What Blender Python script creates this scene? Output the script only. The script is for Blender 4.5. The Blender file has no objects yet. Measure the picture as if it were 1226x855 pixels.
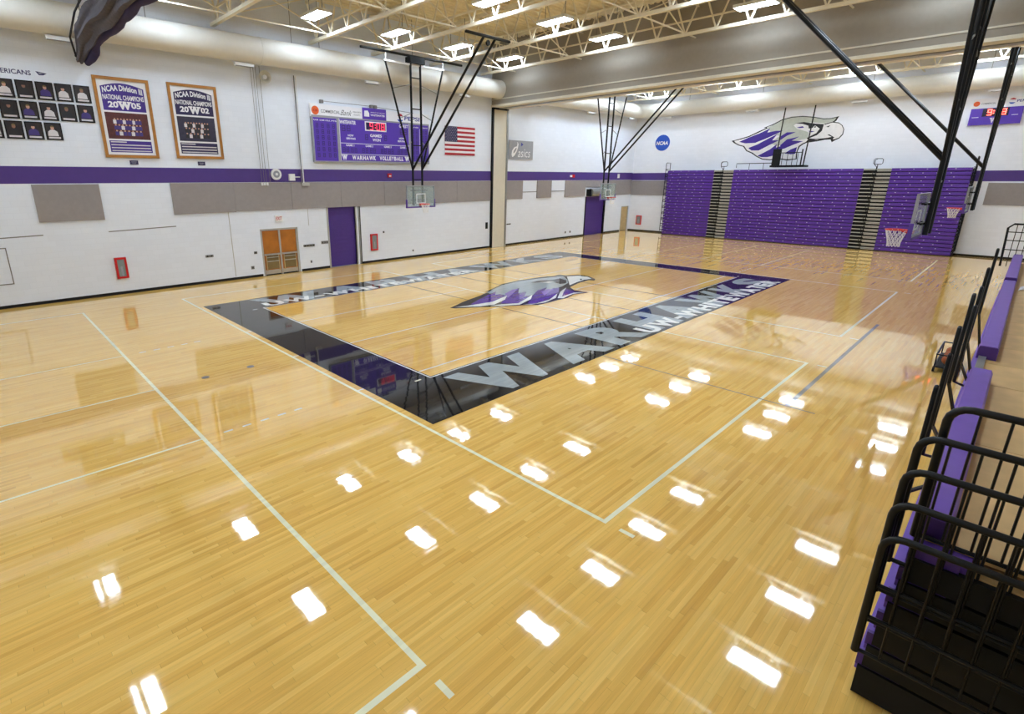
import bpy, bmesh, math, random
from mathutils import Vector, Matrix
from mathutils.geometry import tessellate_polygon
random.seed(7)
S = bpy.context.scene
COL = S.collection

# ------------------------------------------------------------------ camera
CAM = Vector((-16.1038, -13.0394, 4.3474))
YAW, PITCH, ROLL, FPX = 0.8226, 0.2886, -0.0008, 624.028
cd = bpy.data.cameras.new('camera')
cd.sensor_fit = 'HORIZONTAL'
cd.sensor_width = 36.0
cd.lens = FPX / 1226 * 36.0
cd.shift_x = 64.876 / 1226
cd.shift_y = -29.515 / 1226
cd.clip_end = 200
cam = bpy.data.objects.new('camera', cd)
COL.objects.link(cam)
fw = Vector((math.cos(YAW) * math.cos(PITCH), math.sin(YAW) * math.cos(PITCH), -math.sin(PITCH)))
r0 = Vector((math.sin(YAW), -math.cos(YAW), 0)); u0 = r0.cross(fw)
rt = r0 * math.cos(ROLL) + u0 * math.sin(ROLL)
up = -r0 * math.sin(ROLL) + u0 * math.cos(ROLL)
cam.matrix_world = Matrix(((rt.x, up.x, -fw.x, CAM.x), (rt.y, up.y, -fw.y, CAM.y), (rt.z, up.z, -fw.z, CAM.z), (0, 0, 0, 1)))
S.camera = cam

# ------------------------------------------------------------------ world, exposure
w = bpy.data.worlds.new('world'); S.world = w; w.use_nodes = True
w.node_tree.nodes['Background'].inputs[0].default_value = (0.5, 0.5, 0.5, 1)
w.node_tree.nodes['Background'].inputs[1].default_value = 0.05
S.view_settings.view_transform = 'Standard'
S.view_settings.look = 'None'
S.view_settings.gamma = 1.0
S.view_settings.use_curve_mapping = False
S.view_settings.exposure = 0.0
LAMP = 44.5; LAMP_FAR = 70.0          # radiance of the ceiling fixtures' diffusers

# ------------------------------------------------------------------ materials
def lin(c):
    return tuple(((x / 255) / 12.92 if x / 255 <= 0.04045 else ((x / 255 + 0.055) / 1.055) ** 2.4) for x in c) + (1.0,)

class NT:
    def __init__(s, name):
        s.m = bpy.data.materials.new(name); s.m.use_nodes = True
        s.t = s.m.node_tree; s.b = s.t.nodes['Principled BSDF']
    def n(s, typ, **kw):
        nd = s.t.nodes.new(typ)
        for k, v in kw.items():
            setattr(nd, k, v)
        return nd
    def l(s, a, b): s.t.links.new(a, b)
    def math(s, op, a, b=None):
        nd = s.n('ShaderNodeMath', operation=op)
        for i, x in enumerate((a, b)):
            if x is None: continue
            if isinstance(x, (int, float)): nd.inputs[i].default_value = x
            else: s.l(x, nd.inputs[i])
        return nd.outputs[0]

def mat(name, col, rough=0.5, metal=0.0, var=0.06, scale=6.0, bump=0.0, bscale=80.0, emit=None, estr=0.0, coat=0.0, spec=0.5):
    k = NT(name); b = k.b
    b.inputs['Roughness'].default_value = rough
    b.inputs['Metallic'].default_value = metal
    b.inputs['Coat Weight'].default_value = coat
    b.inputs['Coat Roughness'].default_value = 0.05
    b.inputs['Specular IOR Level'].default_value = spec
    c = lin(col)
    tc = k.n('ShaderNodeTexCoord')
    ns = k.n('ShaderNodeTexNoise'); ns.inputs['Scale'].default_value = scale; ns.inputs['Detail'].default_value = 4
    k.l(tc.outputs['Object'], ns.inputs['Vector'])
    mr = k.n('ShaderNodeMapRange')
    mr.inputs['From Min'].default_value = 0.3; mr.inputs['From Max'].default_value = 0.7
    mr.inputs['To Min'].default_value = 1 - var; mr.inputs['To Max'].default_value = 1 + var
    k.l(ns.outputs['Fac'], mr.inputs['Value'])
    vm = k.n('ShaderNodeVectorMath', operation='SCALE')
    vm.inputs[0].default_value = c[:3]
    k.l(mr.outputs[0], vm.inputs['Scale'])
    k.l(vm.outputs[0], b.inputs['Base Color'])
    if bump:
        n2 = k.n('ShaderNodeTexNoise'); n2.inputs['Scale'].default_value = bscale
        k.l(tc.outputs['Object'], n2.inputs['Vector'])
        bp = k.n('ShaderNodeBump'); bp.inputs['Strength'].default_value = bump; bp.inputs['Distance'].default_value = 0.01
        k.l(n2.outputs['Fac'], bp.inputs['Height']); k.l(bp.outputs[0], b.inputs['Normal'])
    if emit is not None:
        b.inputs['Emission Color'].default_value = lin(emit)
        b.inputs['Emission Strength'].default_value = estr
    return k.m

def plank_nodes(k, wid=0.057, length=1.15):
    """per-strip random numbers for strips that run along world X"""
    tc = k.n('ShaderNodeNewGeometry')
    sp = k.n('ShaderNodeSeparateXYZ'); k.l(tc.outputs['Position'], sp.inputs[0])
    yr = k.math('DIVIDE', sp.outputs['Y'], wid)
    row = k.math('FLOOR', yr)
    wn = k.n('ShaderNodeTexWhiteNoise', noise_dimensions='1D'); k.l(row, wn.inputs['W'])
    xr = k.math('DIVIDE', k.math('ADD', sp.outputs['X'], k.math('MULTIPLY', wn.outputs['Value'], 7.3)), length)
    col = k.math('FLOOR', xr)
    cb = k.n('ShaderNodeCombineXYZ'); k.l(row, cb.inputs[0]); k.l(col, cb.inputs[1])
    w2 = k.n('ShaderNodeTexWhiteNoise', noise_dimensions='2D'); k.l(cb.outputs[0], w2.inputs['Vector'])
    fy = k.math('FRACT', yr); fx = k.math('FRACT', xr)
    return tc, w2, fx, fy

def gloss_normal(k, tc, w2, amt):
    v = k.n('ShaderNodeVectorMath', operation='SUBTRACT'); k.l(w2.outputs['Color'], v.inputs[0]); v.inputs[1].default_value = (0.5, 0.5, 0.5)
    v2 = k.n('ShaderNodeVectorMath', operation='MULTIPLY'); k.l(v.outputs[0], v2.inputs[0]); v2.inputs[1].default_value = (0, amt, 0)
    ns = k.n('ShaderNodeTexNoise'); ns.inputs['Scale'].default_value = 1.3; ns.inputs['Detail'].default_value = 2
    k.l(tc.outputs['Position'], ns.inputs['Vector'])
    v4 = k.n('ShaderNodeVectorMath', operation='SUBTRACT'); k.l(ns.outputs['Color'], v4.inputs[0]); v4.inputs[1].default_value = (0.5, 0.5, 0.5)
    v5 = k.n('ShaderNodeVectorMath', operation='MULTIPLY'); k.l(v4.outputs[0], v5.inputs[0]); v5.inputs[1].default_value = (amt * 0.02, amt * 0.12, 0)
    a = k.n('ShaderNodeVectorMath', operation='ADD'); k.l(v2.outputs[0], a.inputs[0]); k.l(tc.outputs['Normal'], a.inputs[1])
    a2 = k.n('ShaderNodeVectorMath', operation='ADD'); k.l(a.outputs[0], a2.inputs[0]); k.l(v5.outputs[0], a2.inputs[1])
    nn = k.n('ShaderNodeVectorMath', operation='NORMALIZE'); k.l(a2.outputs[0], nn.inputs[0])
    return nn.outputs[0]

FLOOR_ROUGH = 0.035
TILT = 0.007
def wood_floor():
    k = NT('maple_floor')
    tc, w2, fx, fy = plank_nodes(k)
    ramp = k.n('ShaderNodeValToRGB')
    e = ramp.color_ramp.elements
    e[0].position = 0.0; e[0].color = lin((226, 174, 86))
    e[1].position = 1.0; e[1].color = lin((248, 205, 116))
    for p, c in ((0.08, (234, 183, 93)), (0.35, (240, 191, 99)), (0.75, (244, 197, 106))):
        el = ramp.color_ramp.elements.new(p); el.color = lin(c)
    k.l(w2.outputs['Value'], ramp.inputs[0])
    # grain streaks along X
    mp = k.n('ShaderNodeMapping'); mp.inputs['Scale'].default_value = (1.2, 28, 1)
    k.l(tc.outputs['Position'], mp.inputs['Vector'])
    ns = k.n('ShaderNodeTexNoise'); ns.inputs['Scale'].default_value = 1.0; ns.inputs['Detail'].default_value = 5; ns.inputs['Roughness'].default_value = 0.6
    k.l(mp.outputs[0], ns.inputs['Vector'])
    mr = k.n('ShaderNodeMapRange'); mr.inputs['From Min'].default_value = 0.25; mr.inputs['From Max'].default_value = 0.75
    mr.inputs['To Min'].default_value = 0.88; mr.inputs['To Max'].default_value = 1.09
    k.l(ns.outputs['Fac'], mr.inputs['Value'])
    # seams
    s1 = k.math('LESS_THAN', fy, 0.035); s2 = k.math('LESS_THAN', fx, 0.004)
    seam = k.math('MAXIMUM', s1, s2)
    dark = k.math('SUBTRACT', 1.0, k.math('MULTIPLY', seam, 0.22))
    tot = k.math('MULTIPLY', mr.outputs[0], dark)
    vm = k.n('ShaderNodeVectorMath', operation='SCALE'); k.l(ramp.outputs[0], vm.inputs[0]); k.l(tot, vm.inputs['Scale'])
    k.l(vm.outputs[0], k.b.inputs['Base Color'])
    k.b.inputs['Roughness'].default_value = FLOOR_ROUGH
    k.b.inputs['Specular IOR Level'].default_value = 1.0
    gn = gloss_normal(k, tc, w2, TILT)
    k.l(gn, k.b.inputs['Normal']); k.l(gn, k.b.inputs['Coat Normal'])
    k.b.inputs['Coat Weight'].default_value = 0.4; k.b.inputs['Coat Roughness'].default_value = FLOOR_ROUGH
    return k.m

def floor_paint(name, col):
    k = NT(name)
    tc, w2, fx, fy = plank_nodes(k)
    c = lin(col)
    mr = k.n('ShaderNodeMapRange'); mr.inputs['To Min'].default_value = 0.93; mr.inputs['To Max'].default_value = 1.07
    k.l(w2.outputs['Value'], mr.inputs['Value'])
    vm = k.n('ShaderNodeVectorMath', operation='SCALE'); vm.inputs[0].default_value = c[:3]; k.l(mr.outputs[0], vm.inputs['Scale'])
    k.l(vm.outputs[0], k.b.inputs['Base Color'])
    k.b.inputs['Roughness'].default_value = FLOOR_ROUGH
    k.l(gloss_normal(k, tc, w2, TILT * 0.7), k.b.inputs['Normal'])
    return k.m

def block_wall(name, col, flip=False):
    k = NT(name)
    g = k.n('ShaderNodeNewGeometry')
    sp = k.n('ShaderNodeSeparateXYZ'); k.l(g.outputs['Position'], sp.inputs[0])
    ad = k.math('ADD', sp.outputs['X'], sp.outputs['Y'])
    cb = k.n('ShaderNodeCombineXYZ'); k.l(ad, cb.inputs[0]); k.l(sp.outputs['Z'], cb.inputs[1])
    br = k.n('ShaderNodeTexBrick'); k.l(cb.outputs[0], br.inputs['Vector'])
    br.inputs['Scale'].default_value = 1.0; br.inputs['Brick Width'].default_value = 0.4; br.inputs['Row Height'].default_value = 0.2
    br.inputs['Mortar Size'].default_value = 0.006; br.inputs['Mortar Smooth'].default_value = 0.5
    c = lin(col)
    br.inputs['Color1'].default_value = c
    br.inputs['Color2'].default_value = tuple(x * 0.97 for x in c[:3]) + (1,)
    br.inputs['Mortar'].default_value = tuple(x * 0.93 for x in c[:3]) + (1,)
    k.l(br.outputs['Color'], k.b.inputs['Base Color'])
    bp = k.n('ShaderNodeBump'); bp.inputs['Strength'].default_value = 0.25; bp.inputs['Distance'].default_value = 0.004; bp.invert = True
    k.l(br.outputs['Fac'], bp.inputs['Height']); k.l(bp.outputs[0], k.b.inputs['Normal'])
    k.b.inputs['Roughness'].default_value = 0.45
    return k.m

def glass_mat(name, col, mixf):
    k = NT(name)
    tr = k.n('ShaderNodeBsdfTransparent'); tr.inputs[0].default_value = lin(col)
    mx = k.n('ShaderNodeMixShader'); mx.inputs[0].default_value = mixf
    k.b.inputs['Base Color'].default_value = lin((205, 222, 220)); k.b.inputs['Roughness'].default_value = 0.08
    k.l(tr.outputs[0], mx.inputs[1]); k.l(k.b.outputs[0], mx.inputs[2])
    k.l(mx.outputs[0], k.t.nodes['Material Output'].inputs[0])
    return k.m

M = dict(
    floor=wood_floor(),
    p_black=floor_paint('court_black_paint', (26, 25, 27)),
    p_silver=floor_paint('court_silver_paint', (158, 166, 168)),
    p_white=floor_paint('court_white_paint', (232, 232, 226)),
    p_cream=floor_paint('court_cream_paint', (240, 238, 206)),
    p_grey=floor_paint('court_grey_paint', (138, 134, 128)),
    p_purple=floor_paint('court_purple_paint', (92, 62, 148)),
    p_lilac=floor_paint('court_lilac_paint', (140, 118, 180)),
    wall=block_wall('painted_block_white', (232, 236, 244)),
    wall_hi=block_wall('painted_block_upper', (240, 242, 249)),
    stripe=mat('stripe_purple', (75, 49, 126), 0.5, var=0.03),
    panel=mat('acoustic_grey', (150, 142, 140), 0.9, var=0.04, bump=0.3),
    black=mat('black_rubber', (12, 12, 13), 0.6, spec=0.3),
    iron=mat('black_steel', (8, 8, 9), 0.4, spec=0.3),
    steel=mat('grey_steel', (150, 150, 146), 0.4, metal=0.6),
    frame=mat('door_frame_grey', (176, 172, 164), 0.5),
    white=mat('white_paint', (232, 231, 228), 0.45, var=0.03),
    cream=mat('cream_paint', (214, 206, 186), 0.5, var=0.03),
    joist=mat('joist_paint', (236, 226, 202), 0.5, var=0.04),
    deck=mat('roof_deck', (240, 224, 184), 0.75, var=0.05),
    duct=mat('duct_paint', (222, 218, 208), 0.62, var=0.02),
    beam=mat('beam_board', (150, 141, 128), 0.7, var=0.03),
    lamp=mat('lamp_diffuser', (255, 255, 255), 0.4, emit=(216, 235, 255), estr=LAMP),
    lamp_far=mat('lamp_diffuser_far', (255, 255, 255), 0.4, emit=(216, 235, 255), estr=LAMP_FAR),
    oak=mat('door_oak', (172, 104, 28), 0.4, var=0.15, scale=3),
    oak_pale=mat('door_maple', (196, 168, 118), 0.5, var=0.1, scale=3),
    olive=mat('lower_leaf', (120, 100, 58), 0.4),
    alu=mat('aluminium', (196, 196, 192), 0.3, metal=0.8),
    door_purple=mat('door_purple', (72, 44, 128), 0.55, var=0.05),
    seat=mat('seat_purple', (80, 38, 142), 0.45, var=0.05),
    seat_lit=mat('bench_purple_lit', (108, 72, 172), 0.5, var=0.05),  # lit copy of the seat purple, brightness put into the colour
    seat_shaded=mat('seat_end_purple_shaded', (70, 38, 120), 0.5),  # shaded copy of the seat purple, for the dim end faces
    tread=mat('aisle_tread', (192, 188, 176), 0.5),
    dot=mat('seat_number_white', (215, 210, 225), 0.4),
    wooddeck=mat('bleacher_plywood', (204, 168, 112), 0.5, var=0.14, scale=2.5),
    red=mat('cabinet_red', (196, 22, 26), 0.35),
    rim=mat('rim_red', (214, 40, 28), 0.4),
    net=mat('net_white', (235, 234, 232), 0.8),
    glass=glass_mat('backboard_glass', (240, 244, 243), 0.24),
    cabglass=glass_mat('cabinet_glass', (230, 232, 230), 0.35),
    pad=mat('backboard_padding', (88, 58, 150), 0.6),
    padgrey=mat('backboard_padding_grey', (150, 152, 156), 0.6),
    gold=mat('frame_oak', (168, 112, 42), 0.4, var=0.12),
    paper=mat('poster_white', (236, 234, 236), 0.5, var=0.02),
    ppurple=mat('poster_purple', (66, 40, 136), 0.5),
    pnavy=mat('poster_navy', (40, 30, 76), 0.5),
    ink=mat('navy_ink', (48, 40, 92), 0.5),
    photo_dk=mat('photo_dark', (44, 36, 36), 0.3, var=0.3, scale=12),
    photo_rd=mat('photo_maroon', (84, 36, 34), 0.4, var=0.3, scale=9),
    photo_nv=mat('photo_navy', (48, 44, 66), 0.4, var=0.25, scale=9),
    skin=mat('print_skin', (196, 150, 128), 0.5),
    skin2=mat('print_skin_dark', (140, 100, 84), 0.5),
    cloth_w=mat('print_white_shirt', (214, 208, 210), 0.5),
    cloth_p=mat('print_purple_shirt', (66, 50, 118), 0.5),
    cloth_k=mat('print_black_shirt', (38, 36, 40), 0.5),
    sb=mat('scoreboard_purple', (84, 50, 168), 0.45, var=0.03),
    sbdark=mat('scoreboard_unlit', (58, 38, 112), 0.4),
    sbblack=mat('scoreboard_black', (26, 16, 40), 0.3),
    led=mat('led_red', (60, 6, 14), 0.4, emit=(255, 60, 96), estr=2.4),
    led_far=mat('led_red_far', (60, 6, 10), 0.4, emit=(255, 70, 60), estr=12.0),
    orange=mat('logo_orange', (226, 96, 34), 0.5),
    blue=mat('logo_blue', (24, 76, 178), 0.5),
    bluedk=mat('logo_navy', (40, 44, 140), 0.5),
    redflag=mat('flag_red', (178, 32, 48), 0.7),
    flagblue=mat('flag_blue', (44, 42, 84), 0.7),
    silver=mat('sign_grey', (150, 150, 154), 0.5),
    greytext=mat('grey_lettering', (110, 108, 108), 0.5),
    hawkgrey=mat('emblem_grey', (188, 192, 180), 0.5),
    hawkblack=mat('emblem_black', (22, 20, 24), 0.5),
    hawkpurple=mat('emblem_purple', (58, 30, 138), 0.5),
    hawkwhite=mat('emblem_white', (232, 230, 230), 0.5),
    curtain=mat('curtain_mesh', (84, 78, 84), 0.9, var=0.2, scale=9),
    curtain_p=mat('curtain_purple', (46, 34, 76), 0.85, var=0.15),
    ball=mat('ball_orange', (176, 92, 44), 0.6, bump=0.4, bscale=160),
    cable=mat('cable_grey', (120, 116, 112), 0.6),
    tan=mat('horn_tan', (206, 200, 182), 0.5),
)

# ------------------------------------------------------------------ mesh building
class MB:
    def __init__(s): s.v = []; s.f = []; s.mi = []; s.cur = 0; s.smooth = False
    def add(s, vs, fs):
        o = len(s.v); s.v += [tuple(x) for x in vs]
        for f in fs: s.f.append(tuple(i + o for i in f)); s.mi.append(s.cur)
        return s
    def box(s, x0, x1, y0, y1, z0, z1):
        x0, x1 = min(x0, x1), max(x0, x1); y0, y1 = min(y0, y1), max(y0, y1); z0, z1 = min(z0, z1), max(z0, z1)
        vs = [(x, y, z) for z in (z0, z1) for y in (y0, y1) for x in (x0, x1)]
        return s.add(vs, [(0, 2, 3, 1), (4, 5, 7, 6), (0, 1, 5, 4), (2, 6, 7, 3), (0, 4, 6, 2), (1, 3, 7, 5)])
    def bar(s, a, b, w, h=None):
        a = Vector(a); b = Vector(b); h = h or w
        d = (b - a).normalized(); ref = Vector((0, 0, 1)) if abs(d.z) < 0.95 else Vector((0, 1, 0))
        u = d.cross(ref).normalized() * w / 2; v = u.cross(d).normalized() * h / 2
        vs = [p + i * u + j * v for p in (a, b) for i, j in ((-1, -1), (1, -1), (1, 1), (-1, 1))]
        return s.add(vs, [(0, 1, 2, 3), (7, 6, 5, 4), (0, 4, 5, 1), (1, 5, 6, 2), (2, 6, 7, 3), (3, 7, 4, 0)])
    def tube(s, pts, r, n=8, closed=False, cap=True):
        pts = [Vector(p) for p in pts]; m = len(pts)
        rr = r if isinstance(r, (list, tuple)) else [r] * m
        tang = []
        for i in range(m):
            if closed: t = pts[(i + 1) % m] - pts[i - 1]
            else: t = pts[min(i + 1, m - 1)] - pts[max(i - 1, 0)]
            tang.append(t.normalized())
        ref = Vector((0, 0, 1)) if abs(tang[0].z) < 0.9 else Vector((1, 0, 0))
        u = tang[0].cross(ref).normalized(); vs = []
        for i in range(m):
            u = (u - tang[i] * u.dot(tang[i])).normalized(); v = tang[i].cross(u)
            for k in range(n):
                a = 2 * math.pi * k / n
                vs.append(pts[i] + (u * math.cos(a) + v * math.sin(a)) * rr[i])
        fs = []
        for i in range(m if closed else m - 1):
            j = (i + 1) % m
            for k in range(n):
                fs.append((i * n + k, i * n + (k + 1) % n, j * n + (k + 1) % n, j * n + k))
        if not closed and cap:
            fs.append(tuple(reversed(range(n)))); fs.append(tuple((m - 1) * n + k for k in range(n)))
        s.smooth = True
        return s.add(vs, fs)
    def disc(s, c, ax, r0, r1, h, n=24):
        """ring or disc of thickness h along axis ax"""
        c = Vector(c); ax = Vector(ax).normalized(); ref = Vector((0, 0, 1)) if abs(ax.z) < 0.9 else Vector((1, 0, 0))
        u = ax.cross(ref).normalized(); v = ax.cross(u)
        P = lambda r, a, t: c + (u * math.cos(a) + v * math.sin(a)) * r + ax * t
        vs = []; fs = []
        if r0 <= 0:
            for t in (0, h):
                vs += [P(r1, 2 * math.pi * k / n, t) for k in range(n)]
            fs = [tuple(reversed(range(n))), tuple(n + k for k in range(n))] + [(k, (k + 1) % n, n + (k + 1) % n, n + k) for k in range(n)]
        else:
            for r, t in ((r0, 0), (r1, 0), (r1, h), (r0, h)):
                vs += [P(r, 2 * math.pi * k / n, t) for k in range(n)]
            for q in range(4):
                for k in range(n):
                    fs.append((q * n + k, q * n + (k + 1) % n, ((q + 1) % 4) * n + (k + 1) % n, ((q + 1) % 4) * n + k))
        return s.add(vs, fs)
    def lathe(s, c, prof, n=20):
        cx, cy, cz = c; vs = []; fs = []; m = len(prof)
        for r, z in prof:
            vs += [(cx + r * math.cos(2 * math.pi * k / n), cy + r * math.sin(2 * math.pi * k / n), cz + z) for k in range(n)]
        for i in range(m - 1):
            for k in range(n):
                fs.append((i * n + k, i * n + (k + 1) % n, (i + 1) * n + (k + 1) % n, (i + 1) * n + k))
        s.smooth = True
        return s.add(vs, fs)
    def mesh(s, name, mats, origin=(0, 0, 0)):
        o = Vector(origin)
        me = bpy.data.meshes.new(name)
        me.from_pydata([Vector(v) - o for v in s.v], [], s.f)
        for m in (mats if isinstance(mats, (list, tuple)) else [mats]): me.materials.append(m)
        if len(me.materials) > 1: me.polygons.foreach_set('material_index', s.mi)
        bm = bmesh.new(); bm.from_mesh(me); bmesh.ops.recalc_face_normals(bm, faces=bm.faces); bm.to_mesh(me); bm.free()
        if s.smooth:
            me.polygons.foreach_set('use_smooth', [True] * len(me.polygons))
            try: me.set_sharp_from_angle(angle=math.radians(40))
            except Exception: pass
        me.update()
        return me
    def build(s, name, mats, parent=None):
        og = parent['_o'] if parent is not None and '_o' in parent.keys() else (0, 0, 0)
        ob = bpy.data.objects.new(name, s.mesh(name, mats, og))
        COL.objects.link(ob)
        if parent is not None:
            ob.parent = parent
            ob['_o'] = list(og)
        return ob

def box(*a): return MB().box(*a)

def thing(name, label, cat, loc=(0, 0, 0), group=None):
    o = bpy.data.objects.new(name, None); COL.objects.link(o)
    o.location = loc; o['_o'] = list(loc); o.empty_display_size = 0.2
    o['label'] = label; o['category'] = cat
    if group: o['group'] = group
    return o
def tag(o, label, cat, group=None):
    o['label'] = label; o['category'] = cat
    if group: o['group'] = group
    return o
def struct(name, mb, m, label=None):
    o = mb.build(name, m); o['kind'] = 'structure'
    if label: o['label'] = label
    return o
def inst(name, me, parent, loc=(0, 0, 0), rot=None):
    """a further object on shared mesh data, placed relative to the parent's origin"""
    o = bpy.data.objects.new(name, me); COL.objects.link(o); o.parent = parent
    og = Vector(parent['_o']) if '_o' in parent.keys() else Vector()
    o.location = Vector(loc) - og
    if rot: o.rotation_euler = rot
    o['_o'] = list(loc)
    return o
def dup(root, loc, rz, label, group=None):
    r = root.copy(); COL.objects.link(r); r.location = loc; r.rotation_euler = (0, 0, rz); r['label'] = label
    if group: r['group'] = group
    for ch in list(root.children):
        c = ch.copy(); COL.objects.link(c); c.parent = r
        for g in ch.children:
            d = g.copy(); COL.objects.link(d); d.parent = c
    return r
ORD = ['first', 'second', 'third', 'fourth', 'fifth', 'sixth', 'seventh', 'eighth', 'ninth', 'tenth', 'eleventh', 'twelfth']

# flat print on a surface: frame = (origin, u, v); normal = u x v
def crest(sf, a0, a1, b0, b1, d, m, parent):
    o = text(sf, 'W', a0, a1, b0, b1, d, m, parent, name='crest_letter', bold=.07)
    mb = MB(); w_ = a1 - a0; h_ = b1 - b0
    for u0, u1 in ((-.06, .32), (.36, .64), (.68, 1.06)): rect(sf, a0 + w_ * u0, a0 + w_ * u1, b1 - h_ * .17, b1, d + .0015, mb)
    build_flat(mb, 'crest_serifs', m, o)
    return o

class Surf:
    def __init__(s, o, u, v):
        s.o = Vector(o); s.u = Vector(u); s.v = Vector(v); s.n = s.u.cross(s.v)
    def p(s, a, b, d=0.0): return s.o + s.u * a + s.v * b + s.n * d
YL, XF = 10.455, 25.7
LW = Surf((0, YL, 0), (1, 0, 0), (0, 0, 1))       # (X, z) on the left wall, faces -Y
FWS = Surf((XF, 0, 0), (0, -1, 0), (0, 0, 1))     # (-Y, z) on the far wall, faces -X
FL = Surf((0, 0, 0), (1, 0, 0), (0, 1, 0))        # (X, Y) on the floor

def flat(sf, poly, d, mb=None):
    mb = mb or MB()
    tri = tessellate_polygon([[Vector((a, b, 0)) for a, b in poly]])
    vs = [sf.p(a, b, d) for a, b in poly]
    fs = []
    for t in tri:
        n = (vs[t[1]] - vs[t[0]]).cross(vs[t[2]] - vs[t[0]])
        fs.append(t if n.dot(sf.n) > 0 else (t[0], t[2], t[1]))
    mb.add(vs, fs)
    return mb
def rect(sf, a0, a1, b0, b1, d, mb=None):
    return flat(sf, [(a0, b0), (a1, b0), (a1, b1), (a0, b1)], d, mb)
def slab(sf, a0, a1, b0, b1, d0, d1, mb=None):
    mb = mb or MB()
    vs = [sf.p(a, b, d) for d in (d0, d1) for b in (b0, b1) for a in (a0, a1)]
    return mb.add(vs, [(0, 2, 3, 1), (4, 5, 7, 6), (0, 1, 5, 4), (2, 6, 7, 3), (0, 4, 6, 2), (1, 3, 7, 5)])
def circ(sf, a, b, r, d, mb=None, n=24, a0=0, a1=2 * math.pi, ry=None):
    ry = ry or r
    return flat(sf, [(a + r * math.cos(a0 + (a1 - a0) * k / n), b + ry * math.sin(a0 + (a1 - a0) * k / n)) for k in range(n)], d, mb)
def build_flat(mb, name, m, parent=None):
    """keep the winding we gave (no recalculation of single-sided prints)"""
    og = parent['_o'] if parent is not None and '_o' in parent.keys() else (0, 0, 0)
    o = Vector(og)
    me = bpy.data.meshes.new(name); me.from_pydata([Vector(v) - o for v in mb.v], [], mb.f); me.materials.append(m); me.update()
    ob = bpy.data.objects.new(name, me); COL.objects.link(ob)
    if parent is not None: ob.parent = parent; ob['_o'] = list(og)
    return ob
_tc = {}
def glyphs(txt, bold=0.0, space=1.0):
    key = (txt, bold, space)
    if key in _tc: return _tc[key]
    cu = bpy.data.curves.new('t', 'FONT'); cu.body = txt; cu.size = 1; cu.offset = bold; cu.space_character = space; cu.resolution_u = 3
    ob = bpy.data.objects.new('t', cu); COL.objects.link(ob)
    dg = bpy.context.evaluated_depsgraph_get()
    me = bpy.data.meshes.new_from_object(ob.evaluated_get(dg))
    vs = [(v.co.x, v.co.y) for v in me.vertices]; fs = [tuple(p.vertices) for p in me.polygons]
    bpy.data.objects.remove(ob); bpy.data.curves.remove(cu); bpy.data.meshes.remove(me)
    x0 = min(v[0] for v in vs); x1 = max(v[0] for v in vs); y0 = min(v[1] for v in vs); y1 = max(v[1] for v in vs)
    vs = [((a - x0) / (x1 - x0), (b - y0) / (y1 - y0)) for a, b in vs]
    _tc[key] = (vs, fs)
    return _tc[key]
def text(sf, txt, a0, a1, b0, b1, d, m, parent, name='lettering', bold=0.02, space=1.0, shear=0.0, arch=0.0):
    vs, fs = glyphs(txt, bold, space)
    mb = MB()
    P = []
    for u, v in vs:
        P.append(sf.p(a0 + (a1 - a0) * u + shear * (b1 - b0) * (v - 0.5), b0 + (b1 - b0) * v + arch * (1 - (2 * u - 1) ** 2), d))
    F = []
    for f in fs:
        n = (P[f[1]] - P[f[0]]).cross(P[f[2]] - P[f[0]])
        F.append(f if n.dot(sf.n) >= 0 else tuple(reversed(f)))
    mb.add(P, F)
    return build_flat(mb, name, m, parent)

# ================================================================== THE SETTING
X0, Y0, ZD = -21.5, -17.5, 11.9
floor = struct('floor', box(X0, XF, Y0, YL, -0.2, 0), M['floor'], 'glossy maple strip gymnasium floor with painted court lines')

def wall_boxes(a0, a1, z0, z1, holes):
    """rectangles left of a wall after cutting holes (a0,a1,ztop from the floor)"""
    out = []; x = a0
    for h0, h1, hz in sorted(holes):
        out.append((x, h0, z0, z1)); out.append((h0, h1, hz, z1)); x = h1
    out.append((x, a1, z0, z1))
    return out
DOORS = [(-6.45, -4.63, 2.12), (-2.98, -1.44, 2.95), (19.1, 21.72, 2.95), (24.36, 25.52, 2.04)]
mb = MB()
for a, b, c, d in wall_boxes(X0, XF + 0.3, 0, ZD, DOORS): mb.box(a, b, YL, YL + 0.3, c, d)
wall_left = struct('wall_left', mb, M['wall'], 'long white painted block wall with purple stripe and doors')
wall_far = struct('wall_far', box(XF, XF + 0.3, Y0, YL, 0, ZD), M['wall_hi'], 'white painted end wall behind the purple bleachers')
wall_right = struct('wall_right', box(X0, XF + 0.3, Y0 - 0.3, Y0, 0, ZD), M['wall'])
wall_near = struct('wall_near', box(X0 - 0.3, X0, Y0, YL + 0.3, 0, ZD), M['wall'])

# roof deck: real flutes running along X
mb = MB(); pitch = 0.30; y = Y0; prof = []
while y < YL:
    prof += [(y, ZD - 0.08), (y + 0.13, ZD - 0.08), (y + 0.17, ZD), (y + 0.26, ZD)]
    y += pitch
vs = []; fs = []
for (yy, zz) in prof: vs += [(X0, yy, zz), (XF, yy, zz)]
for i in range(len(prof) - 1): fs.append((2 * i, 2 * i + 1, 2 * i + 3, 2 * i + 2))
mb.add(vs, fs); mb.box(X0, XF, Y0, YL, ZD + 0.05, ZD + 0.2)
ceiling = struct('ceiling', mb, M['deck'], 'fluted tan metal roof deck')

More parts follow.
